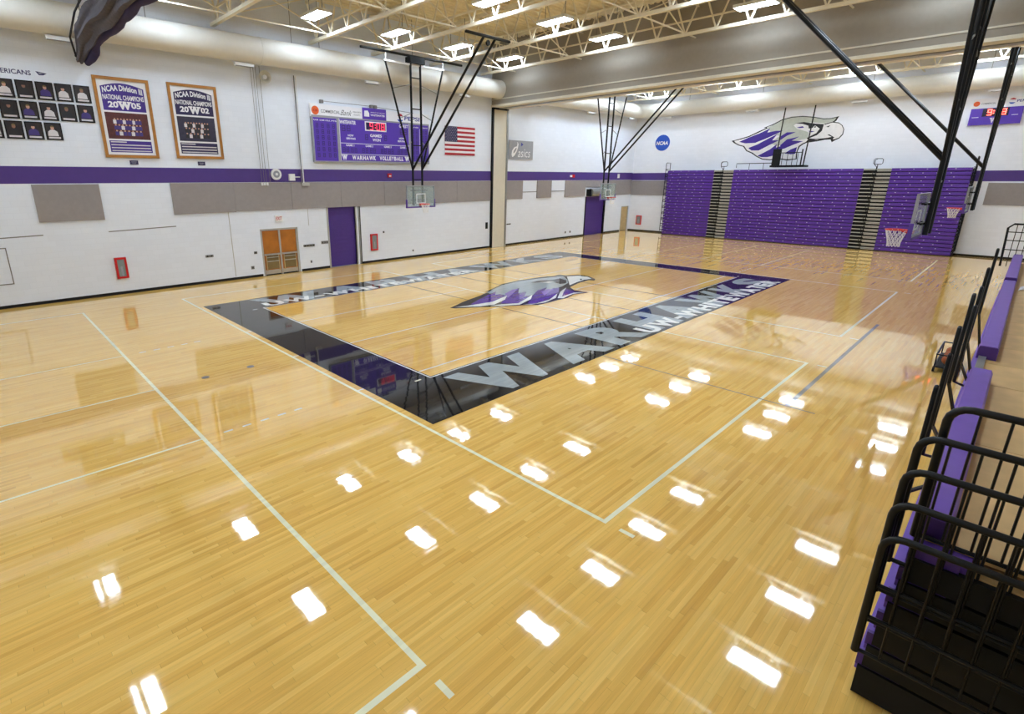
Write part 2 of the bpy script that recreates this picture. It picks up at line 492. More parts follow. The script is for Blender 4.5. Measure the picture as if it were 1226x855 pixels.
# crossing beam that houses the folding partition
BX0, BX1, BZ = 8.5, 9.95, 8.5
beam = struct('trim_1', box(BX0, BX1, Y0, YL, BZ, ZD), M['beam'], 'deep boxed beam crossing the gymnasium')
box(BX0 - 0.05, BX1 + 0.05, Y0, YL, BZ - 0.10, BZ + 0.02).build('bottom_flange', M['cream'], beam)
box(BX0 - 0.03, BX0, Y0, YL, BZ + 0.28, BZ + 0.34).build('face_moulding', M['cream'], beam)
box(BX0 + 0.55, BX1 - 0.55, Y0, YL, BZ - 0.14, BZ - 0.09).build('partition_track', M['steel'], beam)
col = struct('trim_2', box(8.62, 9.78, YL - 0.10, YL, 0, BZ - 0.1), M['cream'], 'cream partition pocket panel on the left wall')
for a, b in ((8.5, 8.62), (9.78, 9.92)): box(a, b, YL - 0.13, YL, 0, BZ - 0.1).build('edge_channel', M['steel'] if a > 9 else M['black'], col)
box(8.5, 9.92, YL - 0.13, YL, BZ - 0.2, BZ - 0.1).build('head_channel', M['black'], col)

# baseboards
bb = [X0, -6.5, -4.58, -3.03, -1.15, 8.5, 9.92, 19.02, 21.8, 24.3]
mb = MB()
for i in range(0, len(bb), 2): mb.box(bb[i], bb[i + 1], YL - 0.015, YL, 0, 0.11)
struct('baseboard_left', mb, M['black'])
struct('baseboard_far', box(XF - 0.015, XF, Y0, YL, 0, 0.11), M['black'])

# painted stripe and panels on the walls
Z0, Z1 = 4.16, 4.73
for a, b in ((X0, 8.5), (9.92, XF)): slab(LW, a, b, Z0, Z1, 0, 0.004).build('painted_stripe', M['stripe'], wall_left)
slab(FWS, -YL, 17, Z0 - .03, Z1 - .03, 0, 0.004).build('painted_stripe', M['stripe'], wall_far)
def panel(sf, a, b, z0, z1, par):
    mb = slab(sf, a, b, z0, z1, 0, 0.05); return mb.build('acoustic_panel', M['panel'], par)
panel(LW, -14.2, -12.25, 2.86, 4.13, wall_left)
panel(LW, -9.86, -7.4, 2.93, 4.15, wall_left)
xs = [-7.4, -4.8, -2.2, 0.4, 3.0, 5.6, 8.48]
for i in range(6): panel(LW, xs[i] + 0.006, xs[i + 1] - 0.006, 2.95, 4.15, wall_left)
for a, b in ((9.94, 11.58), (13.1, 14.7), (16.3, 18.9)): panel(LW, a, b, 2.99, 4.15, wall_left)
panel(LW, 18.9, 21.8, 3.62, 4.15, wall_left); panel(LW, 21.8, XF - .06, 2.99, 4.15, wall_left)
panel(FWS, -YL + 0.06, -7.3, 2.95, 4.1, wall_far)
panel(FWS, 11.05, 14.2, 2.87, 4.05, wall_far)
for a, b in ((11.62, 13.06), (14.75, 16.25)):
    slab(LW, a, b, 3.40, 3.44, 0, 0.03).build('ledge_strip', M['cable'], wall_left)
for a, b, z0, z1 in ((-12.21, -9.86, 2.39, 2.45), (-15.6, -14.17, 2.37, 2.40)):
    flat(LW, [(a, z0), (b, z1), (b, z1 + .035), (a, z0 + .035)], 0.004).build('wall_joint', M['cable'], wall_left)
for r in ((-16.4, -15.25, 2.04, 2.07), (-15.28, -15.25, 0.83, 2.07), (-16.4, -15.25, 0.82, 0.85)):
    slab(LW, *r, 0, 0.012).build('access_panel_trim', M['cable'], wall_left)
for r in ((-7.75, -7.72, 0.15, 2.93), (-4.05, -4.03, 2.15, 2.93)):
    slab(LW, *r, 0, 0.003).build('wall_joint', M['frame'], wall_left)

# ------------------------------------------------------------------ floor paint
EPS = 0.0006
def fl(name, m, a0, a1, b0, b1, lev=1):
    return build_flat(rect(FL, min(a0, a1), max(a0, a1), min(b0, b1), max(b0, b1), EPS * lev), name, m, floor)
YT, YB, HW = 7.95, -10.05, 0.032
for (xa, xb) in ((-22.8, -13.79), (-10.69, -1.69), (1.55, 10.35), (13.6, 22.4)):
    xa_ = max(xa, X0 + .05)
    cm = M['p_cream']
    for x in (xa, xb):
        if x > X0: fl('court_line', cm, x - HW, x + HW, YB - HW, YT + HW)
    for yv in (YB, YT): fl('court_line', cm, xa_ + HW, xb - HW, yv - HW, yv + HW)
    for yv in (1.95, -1.05, -4.05): fl('court_line', cm if xb < -10 else M['p_white'], xa_ + HW, xb - HW, yv - 0.022, yv + 0.022)
    for x in (xa, xb):
        if x > X0: fl('service_mark', M['p_cream'], x - HW, x + HW, YB - 0.42, YB - 0.22)
for yv in (1.95, -4.05):
    for q in range(5):
        xq = -13.45 + 0.335 * q
        fl('attack_dash', M['p_white'], xq, xq + 0.16, yv - 0.025, yv + 0.025)
        for xq in (-1.4 + 0.335 * q if yv < -4.5 else None, 10.7 + 0.335 * q):
            if xq is not None: fl('attack_dash', M['p_white'], xq, xq + 0.16, yv - 0.025, yv + 0.025)
# main court: thin black lines
CW = 4.47
for x in (-3, 0, 3): fl('main_court_line', M['p_black'], x - 0.02, x + 0.02, -CW, CW, 2)
# grey basketball lines on the right
fl('grey_line', M['p_grey'], -4.89, -4.85, -11.0, -6.36, 2)
fl('grey_line', M['p_grey'], -4.83, 3.9, -10.56, -10.48, 2)
# black border
BN, BF, BLf, BRt = -10.52, 10.24, 6.15, -6.35
fl('border_band', M['p_black'], BN, -9, BRt, BLf, 3)
fl('border_band', M['p_black'], 9, BF, BRt, BLf, 3)
fl('border_band', M['p_black'], -9, 9, CW, BLf, 3)
fl('border_band', M['p_black'], -9, 9, BRt, -CW, 3)
for (a0, a1, b0, b1) in ((-9.07, -9.03, -CW - .07, CW + .07), (9.03, 9.07, -CW - .07, CW + .07), (-9.07, 9.07, CW + .03, CW + .07), (-9.07, 9.07, -CW - .07, -CW - .03)):
    fl('main_court_outline', M['p_white'], a0, a1, b0, b1, 4)
for sx in (-1, 1):
    for yv in (CW, -CW): fl('service_mark', M['p_white'], sx * 9.28, sx * 9.45, yv - .03, yv + .03, 4)
def chars(sf, txt, a0, a1, b0, b1, d, m, parent, widths, gap, name, bold, shear=0):
    """each letter its own flat piece, filling its own slot"""
    tot = sum(widths[c] for c in txt) + gap * (len(txt) - 1); k = (a1 - a0) / tot; a = a0
    for c in txt:
        wd = widths[c] * k
        if c == '-':
            build_flat(rect(sf, a, a + wd, b0 + (b1 - b0) * .38, b0 + (b1 - b0) * .6, d), name, m, parent)
        elif c != ' ':
            text(sf, c, a, a + wd, b0, b1, d, m, parent, name, bold, shear=shear)
        a += wd + gap * k
WD = {c: 1.0 for c in 'ABCDEFGHKLNOPRSTUVWXYZ0123456789'}; WD.update({'W': 1.5, 'I': 0.42, 'E': .85, 'T': .92, 'L': .8, '-': .55, ' ': .6, 'M': 1.3, 'A': 1.08})
chars(FL, 'WARHAWKS', -8.85, 9.15, -6.22, -4.72, EPS * 4, M['p_silver'], floor, WD, 0.16, 'floor_letter', 0.055)
chars(FL, 'UW-WHITEWATER', -2.1, 9.3, -6.26, -5.62, EPS * 5.5, M['p_white'], floor, WD, 0.14, 'floor_letter', 0.05)
chars(FL, 'WARHAWKS', -8.95, 8.9, 4.66, 6.02, EPS * 4, M['p_silver'], floor, WD, 0.16, 'floor_letter', 0.055)
chars(FL, 'UW-WHITEWATER', -8.85, 1.6, 4.62, 5.22, EPS * 5.5, M['p_white'], floor, WD, 0.14, 'floor_letter', 0.05)

# ray helpers used once to measure the two hawk prints from the photograph onto their planes
def ray(px, py):
    return fw + rt * ((px - 613 + 64.876) / FPX) - up * ((py - 427.5 + 29.515) / FPX)
def on_floor(px, py):
    d = ray(px, py); t = -CAM.z / d.z; p = CAM + d * t; return (p.x, p.y)
def on_far(px, py):
    d = ray(px, py); t = (XF - CAM.x) / d.x; p = CAM + d * t; return (-p.y, p.z)
def fhawk(pts, m, lev, name='hawk_emblem'):
    build_flat(flat(FL, [on_floor(520 + x / 5.573, 320 + y / 5.573) for x, y in pts], EPS * lev), name, m, floor)
fhawk([(105, 272), (200, 228), (300, 192), (362, 164), (338, 166), (450, 113), (560, 88), (700, 68), (800, 58), (830, 50), (880, 55), (960, 51), (1030, 59), (1074, 80), (1066, 89), (1030, 86), (960, 107), (905, 133), (935, 155), (1027, 169), (930, 182), (880, 207), (830, 218), (815, 222), (780, 233), (690, 252), (600, 253), (480, 260), (400, 264), (300, 267), (140, 275)], M['p_black'], 3)
fhawk([(350, 169), (450, 120), (560, 95), (700, 75), (800, 65), (862, 60), (888, 84), (893, 105), (852, 128), (800, 145), (740, 175), (560, 200), (480, 190), (420, 192), (380, 182)], M['p_silver'], 4)
fhawk([(884, 61), (960, 57), (1022, 64), (1050, 77), (1000, 84), (950, 100), (903, 120), (896, 95)], M['p_white'], 4)
fhawk([(240, 248), (300, 215), (372, 178), (412, 162), (405, 185), (440, 180), (478, 190), (400, 232), (300, 252)], M['p_purple'], 5)
fhawk([(440, 243), (500, 180), (530, 150), (565, 140), (560, 175), (615, 165), (600, 195), (645, 188), (560, 243)], M['p_purple'], 5)
fhawk([(620, 243), (655, 190), (690, 155), (752, 136), (720, 170), (800, 138), (842, 143), (805, 192), (745, 222), (660, 245)], M['p_purple'], 5)
fhawk([(850, 190), (880, 143), (935, 165), (900, 184)], M['p_purple'], 5)
fhawk([(470, 178), (520, 150), (560, 145), (530, 170), (490, 205)], M['p_lilac'], 5.5)
fhawk([(715, 165), (760, 145), (800, 150), (770, 162), (735, 190)], M['p_lilac'], 5.5)
fhawk([(135, 268), (250, 253), (390, 230), (486, 189), (472, 216), (400, 250), (300, 262)], M['p_white'], 6)
fhawk([(370, 258), (450, 248), (560, 240), (610, 212), (655, 183), (645, 213), (570, 250), (470, 257)], M['p_white'], 6)
fhawk([(590, 248), (680, 243), (770, 215), (822, 175), (812, 205), (740, 235), (650, 250)], M['p_white'], 6)
fhawk([(822, 207), (840, 165), (880, 136), (862, 168), (852, 196), (930, 170), (1010, 166), (920, 180), (860, 208)], M['p_white'], 6)
fhawk([(640, 103), (700, 90), (800, 84), (835, 74), (880, 88), (880, 106), (840, 112), (790, 98), (720, 104)], M['p_black'], 5)
fhawk([(690, 102), (770, 94), (815, 97), (760, 104)], M['p_white'], 6)
fhawk([(970, 80), (982, 76), (984, 84), (974, 87)], M['p_black'], 6)
for x in (-12.78, -11.75):
    tag_o = MB().disc((x, -1.03, 0), (0, 0, 1), 0, 0.085, 0.004, 20).build('floor_socket_cover', M['cable'], floor)

# ------------------------------------------------------------------ doors
d1 = struct('door_1', MB().box(-6.45, -6.36, YL + .02, YL + .2, 0, 2.12).box(-4.72, -4.63, YL + .02, YL + .2, 0, 2.12).box(-6.45, -4.63, YL + .02, YL + .2, 2.04, 2.12), M['frame'], 'oak double door with push bars in a grey frame')
for a, b in ((-6.35, -5.58), (-5.50, -4.73)):
    lf = box(a, b, YL + .06, YL + .11, 0.05, 2.03).build('door_leaf', M['oak'], d1)
    box(a + .12, b - .08, YL + .048, YL + .062, .28, .93).build('lower_panel', M['olive'], lf)
    box(a + .02, b - .02, YL + .05, YL + .062, .05, .24).build('kick_plate', M['alu'], lf)
    box(a + .01, b - .01, YL - .02, YL + .03, .92, .99).build('push_bar', M['alu'], lf)
    for z in (.62, .80): box(a + .1, b - .06, YL + .03, YL + .05, z, z + .035).build('guard_rail', M['alu'], lf)
    box(a + .08, a + .12, YL + .03, YL + .06, .2, .95).build('guard_stile', M['oak_pale'], lf)
    box(b - .10, b - .06, YL + .03, YL + .06, .2, .95).build('guard_stile', M['oak_pale'], lf)
box(-5.58, -5.50, YL + .03, YL + .13, 0, 2.04).build('mullion', M['frame'], d1)
box(-6.45, -4.63, YL + .2, YL + .28, 0, 2.12).build('threshold_back', M['black'], d1)
d2 = struct('door_2', box(-2.98, -1.44, YL + .1, YL + .16, 0.02, 2.95), M['door_purple'], 'tall purple folding door')
for k in range(14): box(-2.98, -1.44, YL + .085, YL + .1, .12 + k * .2, .14 + k * .2).build('slat', M['door_purple'], d2)
for a, b, m in ((-3.06, -2.98, 'frame'), (-1.44, -1.38, 'frame'), (-1.27, -1.20, 'steel'), (-1.20, -1.15, 'black')):
    box(a, b, YL - .03, YL + .1, 0, 2.97).build('jamb', M[m], d2)
box(-2.98, -1.44, YL, YL + .2, 0, .02).build('threshold', M['steel'], d2)
d3 = struct('door_3', box(19.1, 21.72, YL + .1, YL + .16, 0, 2.95), M['door_purple'], 'wide purple roll-up door with grey drum')
for k in range(14): box(19.1, 21.72, YL + .085, YL + .1, .12 + k * .2, .14 + k * .2).build('slat', M['door_purple'], d3)
MB().tube([(19.2, YL - .30, 3.26), (21.62, YL - .30, 3.26)], .28, 20).build('roll_drum', M['steel'], d3)
for x in (19.1, 21.64): box(x, x + .06, YL - .42, YL, 2.98, 3.5).build('drum_bracket', M['black'], d3)
for a in (19.02, 21.72): box(a, a + .08, YL - .05, YL + .1, 0, 2.95).build('jamb', M['black'], d3)
d4 = struct('door_4', MB().box(24.36, 24.44, YL + .0, YL + .2, 0, 2.04).box(25.44, 25.52, YL, YL + .2, 0, 2.04).box(24.36, 25.52, YL, YL + .2, 1.97, 2.04), M['frame'], 'single pale wooden door in the far corner')
lf = box(24.44, 25.44, YL + .06, YL + .11, 0.02, 1.97).build('door_leaf', M['oak_pale'], d4)
MB().tube([(25.36, YL + .06, 1.0), (25.36, YL, 1.0)], .03, 10).build('door_knob', M['alu'], lf)

# ------------------------------------------------------------------ ducts
def duct(name, pts, r, label):
    t = thing(name, label, 'duct', pts[0])
    MB().tube(pts, r, 28).build('duct_shell', M['duct'], t)
    return t
DZ, DR, DY = 9.30, 0.50, 9.80
d = duct('air_duct', [(X0 + .3, DY, DZ), (-5, DY, DZ), (BX0 - .02, DY, DZ)], DR, 'large round white air duct along the left wall before the beam')
for x in (-18, -12, -6, 0, 6): MB().tube([(x, DY, DZ), (x + .06, DY, DZ)], DR + .012, 28).build('duct_band', M['duct'], d)
for x in (-10, -4.5, -3.2, 2): MB().tube([(x, DY, DZ + DR - .02), (x, DY, ZD)], .012, 6).build('hanger_rod', M['cable'], d)
cx, cy = XF - .66, DY
arc = [(cx - .9 + .9 * math.sin(a), cy - .9 + .9 * math.cos(a), DZ + .05) for a in [i * math.pi / 16 for i in range(9)]]
d = duct('air_duct', [(BX1 + .02, DY, DZ + .05), (20, DY, DZ + .05)] + arc + [(cx, 0, DZ + .05), (cx, Y0 + .3, DZ + .05)], DR, 'round white air duct beyond the beam, bending along the far wall')
for yq in (6, 1, -5, -10): MB().tube([(cx, yq, DZ + DR), (cx, yq, ZD)], .012, 6).build('hanger_rod', M['cable'], d)

# ------------------------------------------------------------------ roof joists
JX = [-19.2, -15.0, -11.2, -7.55, -3.4, -0.1, 3.55, 7.4, 12.7, 16.7, 20.4, 23.6]
ZB, ZT = 10.05, 11.62
L_ = YL - Y0 - .4; NP = 22; pl = L_ / NP
def web_mesh(sgn):
    return MB().bar((0, 0, ZB), (0, sgn * pl / 2, ZT), .055, .055).mesh('web', M['joist'])
def joist_label(x):
    near = sorted([q for q in JX if q < BX0], reverse=True); far = sorted([q for q in JX if q > BX0])
    if x in near: return 'white open-web roof joist, %s one in front of the boxed beam' % ORD[near.index(x)]
    return 'white open-web roof joist, %s one behind the boxed beam' % ORD[far.index(x)]
bc = MB().box(-.075, .075, Y0 + .2, YL - .2, ZB - .06, ZB + .06).mesh('bottom_chord', M['joist'])
tcm = MB().box(-.09, .09, Y0 + .2, YL - .2, ZT - .06, ZT + .08).mesh('top_chord', M['joist'])
mid = MB().box(-.03, .03, Y0 + .2, YL - .2, 10.52, 10.58).mesh('conduit', M['joist'])
W1, W2 = web_mesh(1), web_mesh(-1)
for x in JX:
    t = thing('roof_joist', joist_label(x), 'joist', (x, 0, 0), 'open-web joists under the roof deck')
    inst('bottom_chord', bc, t, (x, 0, 0)); inst('top_chord', tcm, t, (x, 0, 0)); inst('conduit', mid, t, (x, 0, 0)) if x != -19.2 else None
    for k in range(NP):
        yb = Y0 + .2 + pl * (k + .5)
        inst('web', W1, t, (x, yb, 0)); inst('web', W2, t, (x, yb, 0))
br = MB()
for k, yq in enumerate((8.6, 4.2, -1.6, -7.2, -12.2)):
    o = MB()
    o.bar((X0, yq, ZB + .07), (BX0, yq, ZB + .07), .045).bar((BX1, yq, ZB + .07), (XF, yq, ZB + .07), .045)
    o.bar((X0, yq, 11.3), (BX0, yq, 11.3), .04)
    for i in range(len(JX) - 1):
        a, b = JX[i], JX[i + 1]
        if a < BX0 < b: continue
        o.bar((a, yq, ZB + .05), (b, yq, ZT - .05), .035).bar((a, yq, ZT - .05), (b, yq, ZB + .05), .035)
    o.build('bridging_rod', M['joist'], ceiling)

# ------------------------------------------------------------------ ceiling light fixtures
LXs = [-18.9, -14.85, -9.65, -4.4, -0.55, 3.2, 7.0, 12.8, 16.6, 20.0, 23.2]
LYs = [7.75, 1.9, -4.45, -9.95]
def fixture(loc, label):
    t = thing('ceiling_light', label, 'ceiling light', loc, 'fluorescent fixtures hung among the roof joists')
    return t
x, y, z = 0, 0, 0
fx_house = MB().box(-.33, .33, -.71, .71, .10, .17).box(-.33, -.305, -.71, .71, .058, .10).box(.305, .33, -.71, .71, .058, .10).box(-.305, .305, -.71, -.685, .058, .10).box(-.305, .305, .685, .71, .058, .10).mesh('housing', M['white'])
fx_diff = MB().box(-.30, .30, -.68, .68, .06, .098).mesh('diffuser', M['lamp'])
fx_diff_far = MB().box(-.30, .30, -.68, .68, .06, .098).mesh('diffuser', M['lamp_far'])
fx_rod = MB().tube([(0, -.5, .17), (0, -.5, 1.2)], .012, 6).tube([(0, .5, .17), (0, .5, 1.2)], .012, 6).mesh('hanger_rod', M['cable'])
nearL = [q for q in LXs if q < BX0]
for xi in LXs:
    for j, yj in enumerate(LYs):
        if xi < BX0: rw = '%s cross row before the beam' % ORD[sorted(nearL, reverse=True).index(xi)]
        else: rw = '%s cross row behind the beam' % ORD[[q for q in LXs if q > BX0].index(xi)]
        t = fixture((xi, yj, 10.40), 'long white ceiling light, %s from left wall in the %s' % (ORD[j], rw))
        inst('housing', fx_house, t, (xi, yj, 10.40)); inst('diffuser', fx_diff if xi < BX0 else fx_diff_far, t, (xi, yj, 10.40)); inst('hanger_rod', fx_rod, t, (xi, yj, 10.40))

# ------------------------------------------------------------------ small white units under the duct
def duct_unit(c, along, label):
    t = thing('duct_luminaire', label, 'light', c, 'slim white units under the duct'); x, y, z = c
    hx, hy = (.38, .07) if along == 'x' else (.07, .38)
    box(x - hx, x + hx, y - hy, y + hy, z - .05, z + .05).build('housing', M['white'], t)
    box(x - hx * .9, x + hx * .9, y - hy * .8, y + hy * .8, z - .065, z - .05).build('lens', M['silver'], t)
    for q in (-.25, .25):
        px, py = (x + q, y) if along == 'x' else (x, y + q)
        MB().tube([(px, py, z + .05), (px, py, z + .10)], .012, 6).build('hanger', M['white'], t)
for i, xq in enumerate((-12.67, -6.65, -.52, 5.59, 11.91, 17.99, 23.5)):
    duct_unit((xq, 9.75, 8.70 if xq < BX0 else 8.75), 'x', 'slim white unit under the left wall duct, %s from the left' % ORD[i])
for i, yq in enumerate((7.6, 1.52, -4.52, -10.5)):
    duct_unit((25.04, yq, 8.75), 'y', 'slim white unit under the far wall duct, %s from the left' % ORD[i])

# ------------------------------------------------------------------ championship posters
def poster(x0, x1, z0, z1, year, pm, photo, label):
    t = thing('framed_poster', label, 'poster', LW.p((x0 + x1) / 2, z0, 0), 'framed championship posters')
    f = .1; D = .07
    mb = MB()
    slab(LW, x0, x1, z0, z0 + f, 0, D, mb); slab(LW, x0, x1, z1 - f, z1, 0, D, mb); slab(LW, x0, x0 + f, z0 + f, z1 - f, 0, D, mb); slab(LW, x1 - f, x1, z0 + f, z1 - f, 0, D, mb)
    mb.build('frame', M['gold'], t)
    pp = slab(LW, x0 + f, x1 - f, z0 + f, z1 - f, 0, .03).build('print_sheet', M['paper'], t)
    a0, a1 = x0 + .2, x1 - .2; W = a1 - a0; H = z1 - z0
    zt = z1 - .19; zb = z1 - .19 - H * .34
    arc = [(a0, zb), (a1, zb)] + [(a1 - W * k / 14, zt - .14 + .14 * math.sin(math.pi * k / 14)) for k in range(15)]
    build_flat(flat(LW, arc, .034), 'title_panel', pm, pp)
    text(LW, 'NCAA Division III', a0 + .05, a1 - .05, zt - .36, zt - .16, .038, M['paper'], pp, bold=.03, arch=.1)
    text(LW, 'NATIONAL CHAMPIONS', a0 + .03, a1 - .03, zt - .57, zt - .40, .038, M['paper'], pp, bold=.025)
    text(LW, year[:2], a0 + .16, a0 + .48, zb + .1, zb + .31, .038, M['paper'], pp, bold=.04)
    text(LW, year[2:], a1 - .48, a1 - .16, zb + .1, zb + .31, .038, M['paper'], pp, bold=.04)
    crest(LW, a0 + W / 2 - .21, a0 + W / 2 + .21, zb + .05, zb + .33, .038, M['paper'], pp)
    pz1 = zb - .06; pz0 = pz1 - H * .33
    build_flat(rect(LW, a0, a1, pz0, pz1, .034), 'team_photo', photo, pp)
    rows = 3; sk, c1 = MB(), MB(); c2 = MB()
    for r_ in range(rows):
        n = 9 - r_
        for k in range(n):
            u = a0 + W * (.17 + .66 * (k + .5) / n); zc = pz0 + .12 + (rows - 1 - r_) * .2
            circ(LW, u, zc + .16, .03, .040 + .001 * r_, sk, 8)
            rect(LW, u - .055, u + .055, zc, zc + .135, .037 + .001 * r_, c1 if (k + r_) % 3 else c2)
    for o_ in (build_flat(sk, 'team_faces', M['skin'], pp), build_flat(c1, 'team_shirts', M['cloth_p'] if year == '2005' else M['cloth_k'], pp), build_flat(c2, 'team_shirts', M['cloth_w'], pp)): o_['kind'] = 'stuff'
    cz1 = pz0 - .06; cz0 = z0 + .19
    build_flat(rect(LW, a0, a1, cz0, cz1, .034), 'caption_panel', pm, pp)
    lines = MB()
    n = 4
    for k in range(n):
        zz = cz0 + (cz1 - cz0) * (k + .35) / n
        rect(LW, a0 + .04, a1 - (.04 if k < n - 1 else W * .6), zz, zz + (cz1 - cz0) * .09, .037, lines)
    build_flat(lines, 'caption_lines', M['cloth_w'], pp)
    return t
poster(-11.86, -10.09, 5.07, 7.82, '2005', M['ppurple'], M['photo_rd'], 'oak framed purple championship poster with team photo marked 2005')
poster(-9.46, -7.65, 5.09, 7.85, '2002', M['pnavy'], M['photo_nv'], 'oak framed dark navy championship poster nearer the conduit cables')
for a, l in ((-10.98, 'small dark plaque under the purple 2005 poster'), (-8.56, 'small dark plaque under the dark navy poster')):
    t = thing('name_plaque', l, 'plaque', LW.p(a, 4.9, 0), 'plaques under posters')
    pl_ = slab(LW, a - .14, a + .14, 4.83, 4.98, 0, .02).build('plate', M['pnavy'], t)
    mb = MB(); rect(LW, a - .09, a + .09, 4.92, 4.935, .023, mb); rect(LW, a - .07, a + .07, 4.88, 4.893, .023, mb)
    build_flat(mb, 'engraved_lines', M['silver'], pl_)

# ------------------------------------------------------------------ portrait wall
def portrait(x0, z0, i, label):
    wd, ht = .47, .56
    t = thing('framed_portrait', label, 'picture', LW.p(x0 + wd / 2, z0, 0), 'athlete portraits on the left wall')
    mb = MB(); f = .03
    slab(LW, x0, x0 + wd, z0, z0 + f, 0, .03, mb); slab(LW, x0, x0 + wd, z0 + ht - f, z0 + ht, 0, .03, mb)
    slab(LW, x0, x0 + f, z0 + f, z0 + ht - f, 0, .03, mb); slab(LW, x0 + wd - f, x0 + wd, z0 + f, z0 + ht - f, 0, .03, mb)
    mb.build('frame', M['black'], t)
    p = slab(LW, x0 + f, x0 + wd - f, z0 + f, z0 + ht - f, 0, .015).build('photo_print', M['photo_dk'], t)
    u = x0 + wd / 2 + random.uniform(-.03, .03); zb = z0 + .13
    cl = [M['cloth_w'], M['cloth_p'], M['cloth_k']][(i * 7 + 2) % 3] if i not in (0, 1) else M['cloth_w']
    sh = [(u - .15, zb), (u + .15, zb), (u + .13, zb + .14), (u + .06, zb + .2), (u - .06, zb + .2), (u - .13, zb + .14)]
    build_flat(flat(LW, sh, .017), 'sitter_shirt', cl, p)
    build_flat(circ(LW, u, zb + .26, .05, .019, None, 14, ry=.065), 'sitter_face', M['skin'] if i % 3 else M['skin2'], p)
    hair = [(u + .054 * math.cos(a), zb + .285 + .052 * math.sin(a)) for a in [math.pi * k / 8 for k in range(9)]]
    build_flat(flat(LW, hair, .021), 'sitter_hair', M['photo_dk'] if i % 2 else M['olive'], p)
    build_flat(rect(LW, x0 + .07, x0 + wd - .07, z0 + .05, z0 + .105, .018), 'caption_strip', M['cloth_w'], p)
    return t
idx = 0
for r_, (zr, cols, nm) in enumerate(((6.87, 5, 'top'), (6.23, 5, 'middle'), (5.60, 4, 'bottom'))):
    for c_ in range(cols):
        x0 = (-12.455 if r_ < 2 else -13.49) - .525 * c_
        portrait(x0, zr, idx, 'small black framed portrait, %s from right in the %s row' % (ORD[c_], nm)); idx += 1
t = thing('wall_lettering', 'navy block lettering and small crest above the portraits', 'lettering', LW.p(-14.3, 7.6, 0))
text(LW, 'ALL-AMERICANS', -15.02, -13.55, 7.60, 7.745, .004, M['ink'], t, bold=.02)
build_flat(flat(LW, [(-13.42, 7.75), (-13.12, 7.70), (-13.22, 7.64), (-13.34, 7.63)], .004), 'crest_shape', M['ink'], t)
build_flat(flat(LW, [(-13.36, 7.72), (-13.22, 7.69), (-13.32, 7.66)], .006), 'crest_highlight', M['silver'], t)

# ------------------------------------------------------------------ main scoreboard
SEG = {'0': 'abcdef', '8': 'abcdefg', '9': 'abcdfg', '1': 'bc', '3': 'abcdg'}
def digit(sf, ch, a, b, wd, ht, d, mb, th=None):
    th = th or wd * .2; on = SEG[ch]; m_ = b + ht / 2
    R = dict(a=(a, a + wd, b + ht - th, b + ht), d=(a, a + wd, b, b + th), g=(a, a + wd, m_ - th / 2, m_ + th / 2),
             f=(a, a + th, m_, b + ht), b=(a + wd - th, a + wd, m_, b + ht), e=(a, a + th, b, m_), c=(a + wd - th, a + wd, b, m_))
    for s_ in on: rect(sf, *R[s_], d, mb)
t = thing('scoreboard', 'wide purple and white volleyball scoreboard on the left wall', 'scoreboard', LW.p(-.05, 5.1, 0))
bd = slab(LW, -3.56, 3.42, 5.06, 7.12, 0, .16).build('cabinet', M['silver'], t)
D = .165
slab(LW, -3.58, 3.42, 7.05, 7.60, 0, .14).build('header_board', M['paper'], t)
for a0, a1, z0, z1 in ((-3.5, -2.28, 5.12, 7.02), (-2.15, 2.05, 5.15, 7.05), (2.15, 3.36, 5.18, 7.04)):
    build_flat(rect(LW, a0, a1, z0, z1, D), 'face_panel', M['sb'], t)
h = slab(LW, -.80, .60, 7.12, 7.64, .14, .17).build('sponsor_panel', M['sb'], t)
text(LW, 'UNIVERSITY OF WISCONSIN', -.35, .52, 7.43, 7.47, .174, M['paper'], h, bold=.01)
text(LW, 'WHITEWATER', -.35, .52, 7.28, 7.37, .174, M['paper'], h, bold=.02)
build_flat(flat(LW, [(-.72, 7.24), (-.42, 7.24), (-.42, 7.4), (-.5, 7.52), (-.7, 7.5)], .174), 'sponsor_mark', M['paper'], h)
# sponsors in the header
build_flat(circ(LW, -3.34, 7.32, .19, .145, None, 24), 'orange_disc', M['orange'], t)
text(LW, 'CB', -3.44, -3.24, 7.27, 7.37, .149, M['redflag'], t, bold=.03)
text(LW, 'COMMERCIAL', -3.05, -2.05, 7.24, 7.38, .145, M['greytext'], t, bold=.01)
text(LW, 'Bank', -1.98, -1.4, 7.2, 7.44, .145, M['greytext'], t, bold=.0, shear=.5)
text(LW, 'WALWORTH', -1.33, -.88, 7.36, 7.43, .145, M['greytext'], t, bold=.01)
text(LW, 'COUNTY', -1.3, -.92, 7.24, 7.30, .145, M['greytext'], t, bold=.01)
build_flat(circ(LW, 1.5, 7.33, .19, .145, None, 24, math.radians(20), math.radians(160)), 'round_mark_red', M['redflag'], t)
build_flat(circ(LW, 1.5, 7.31, .19, .145, None, 24, math.radians(200), math.radians(340)), 'round_mark_blue', M['blue'], t)
text(LW, 'PEPSI', 1.78, 2.78, 7.22, 7.42, .145, M['bluedk'], t, bold=.02, shear=.15)
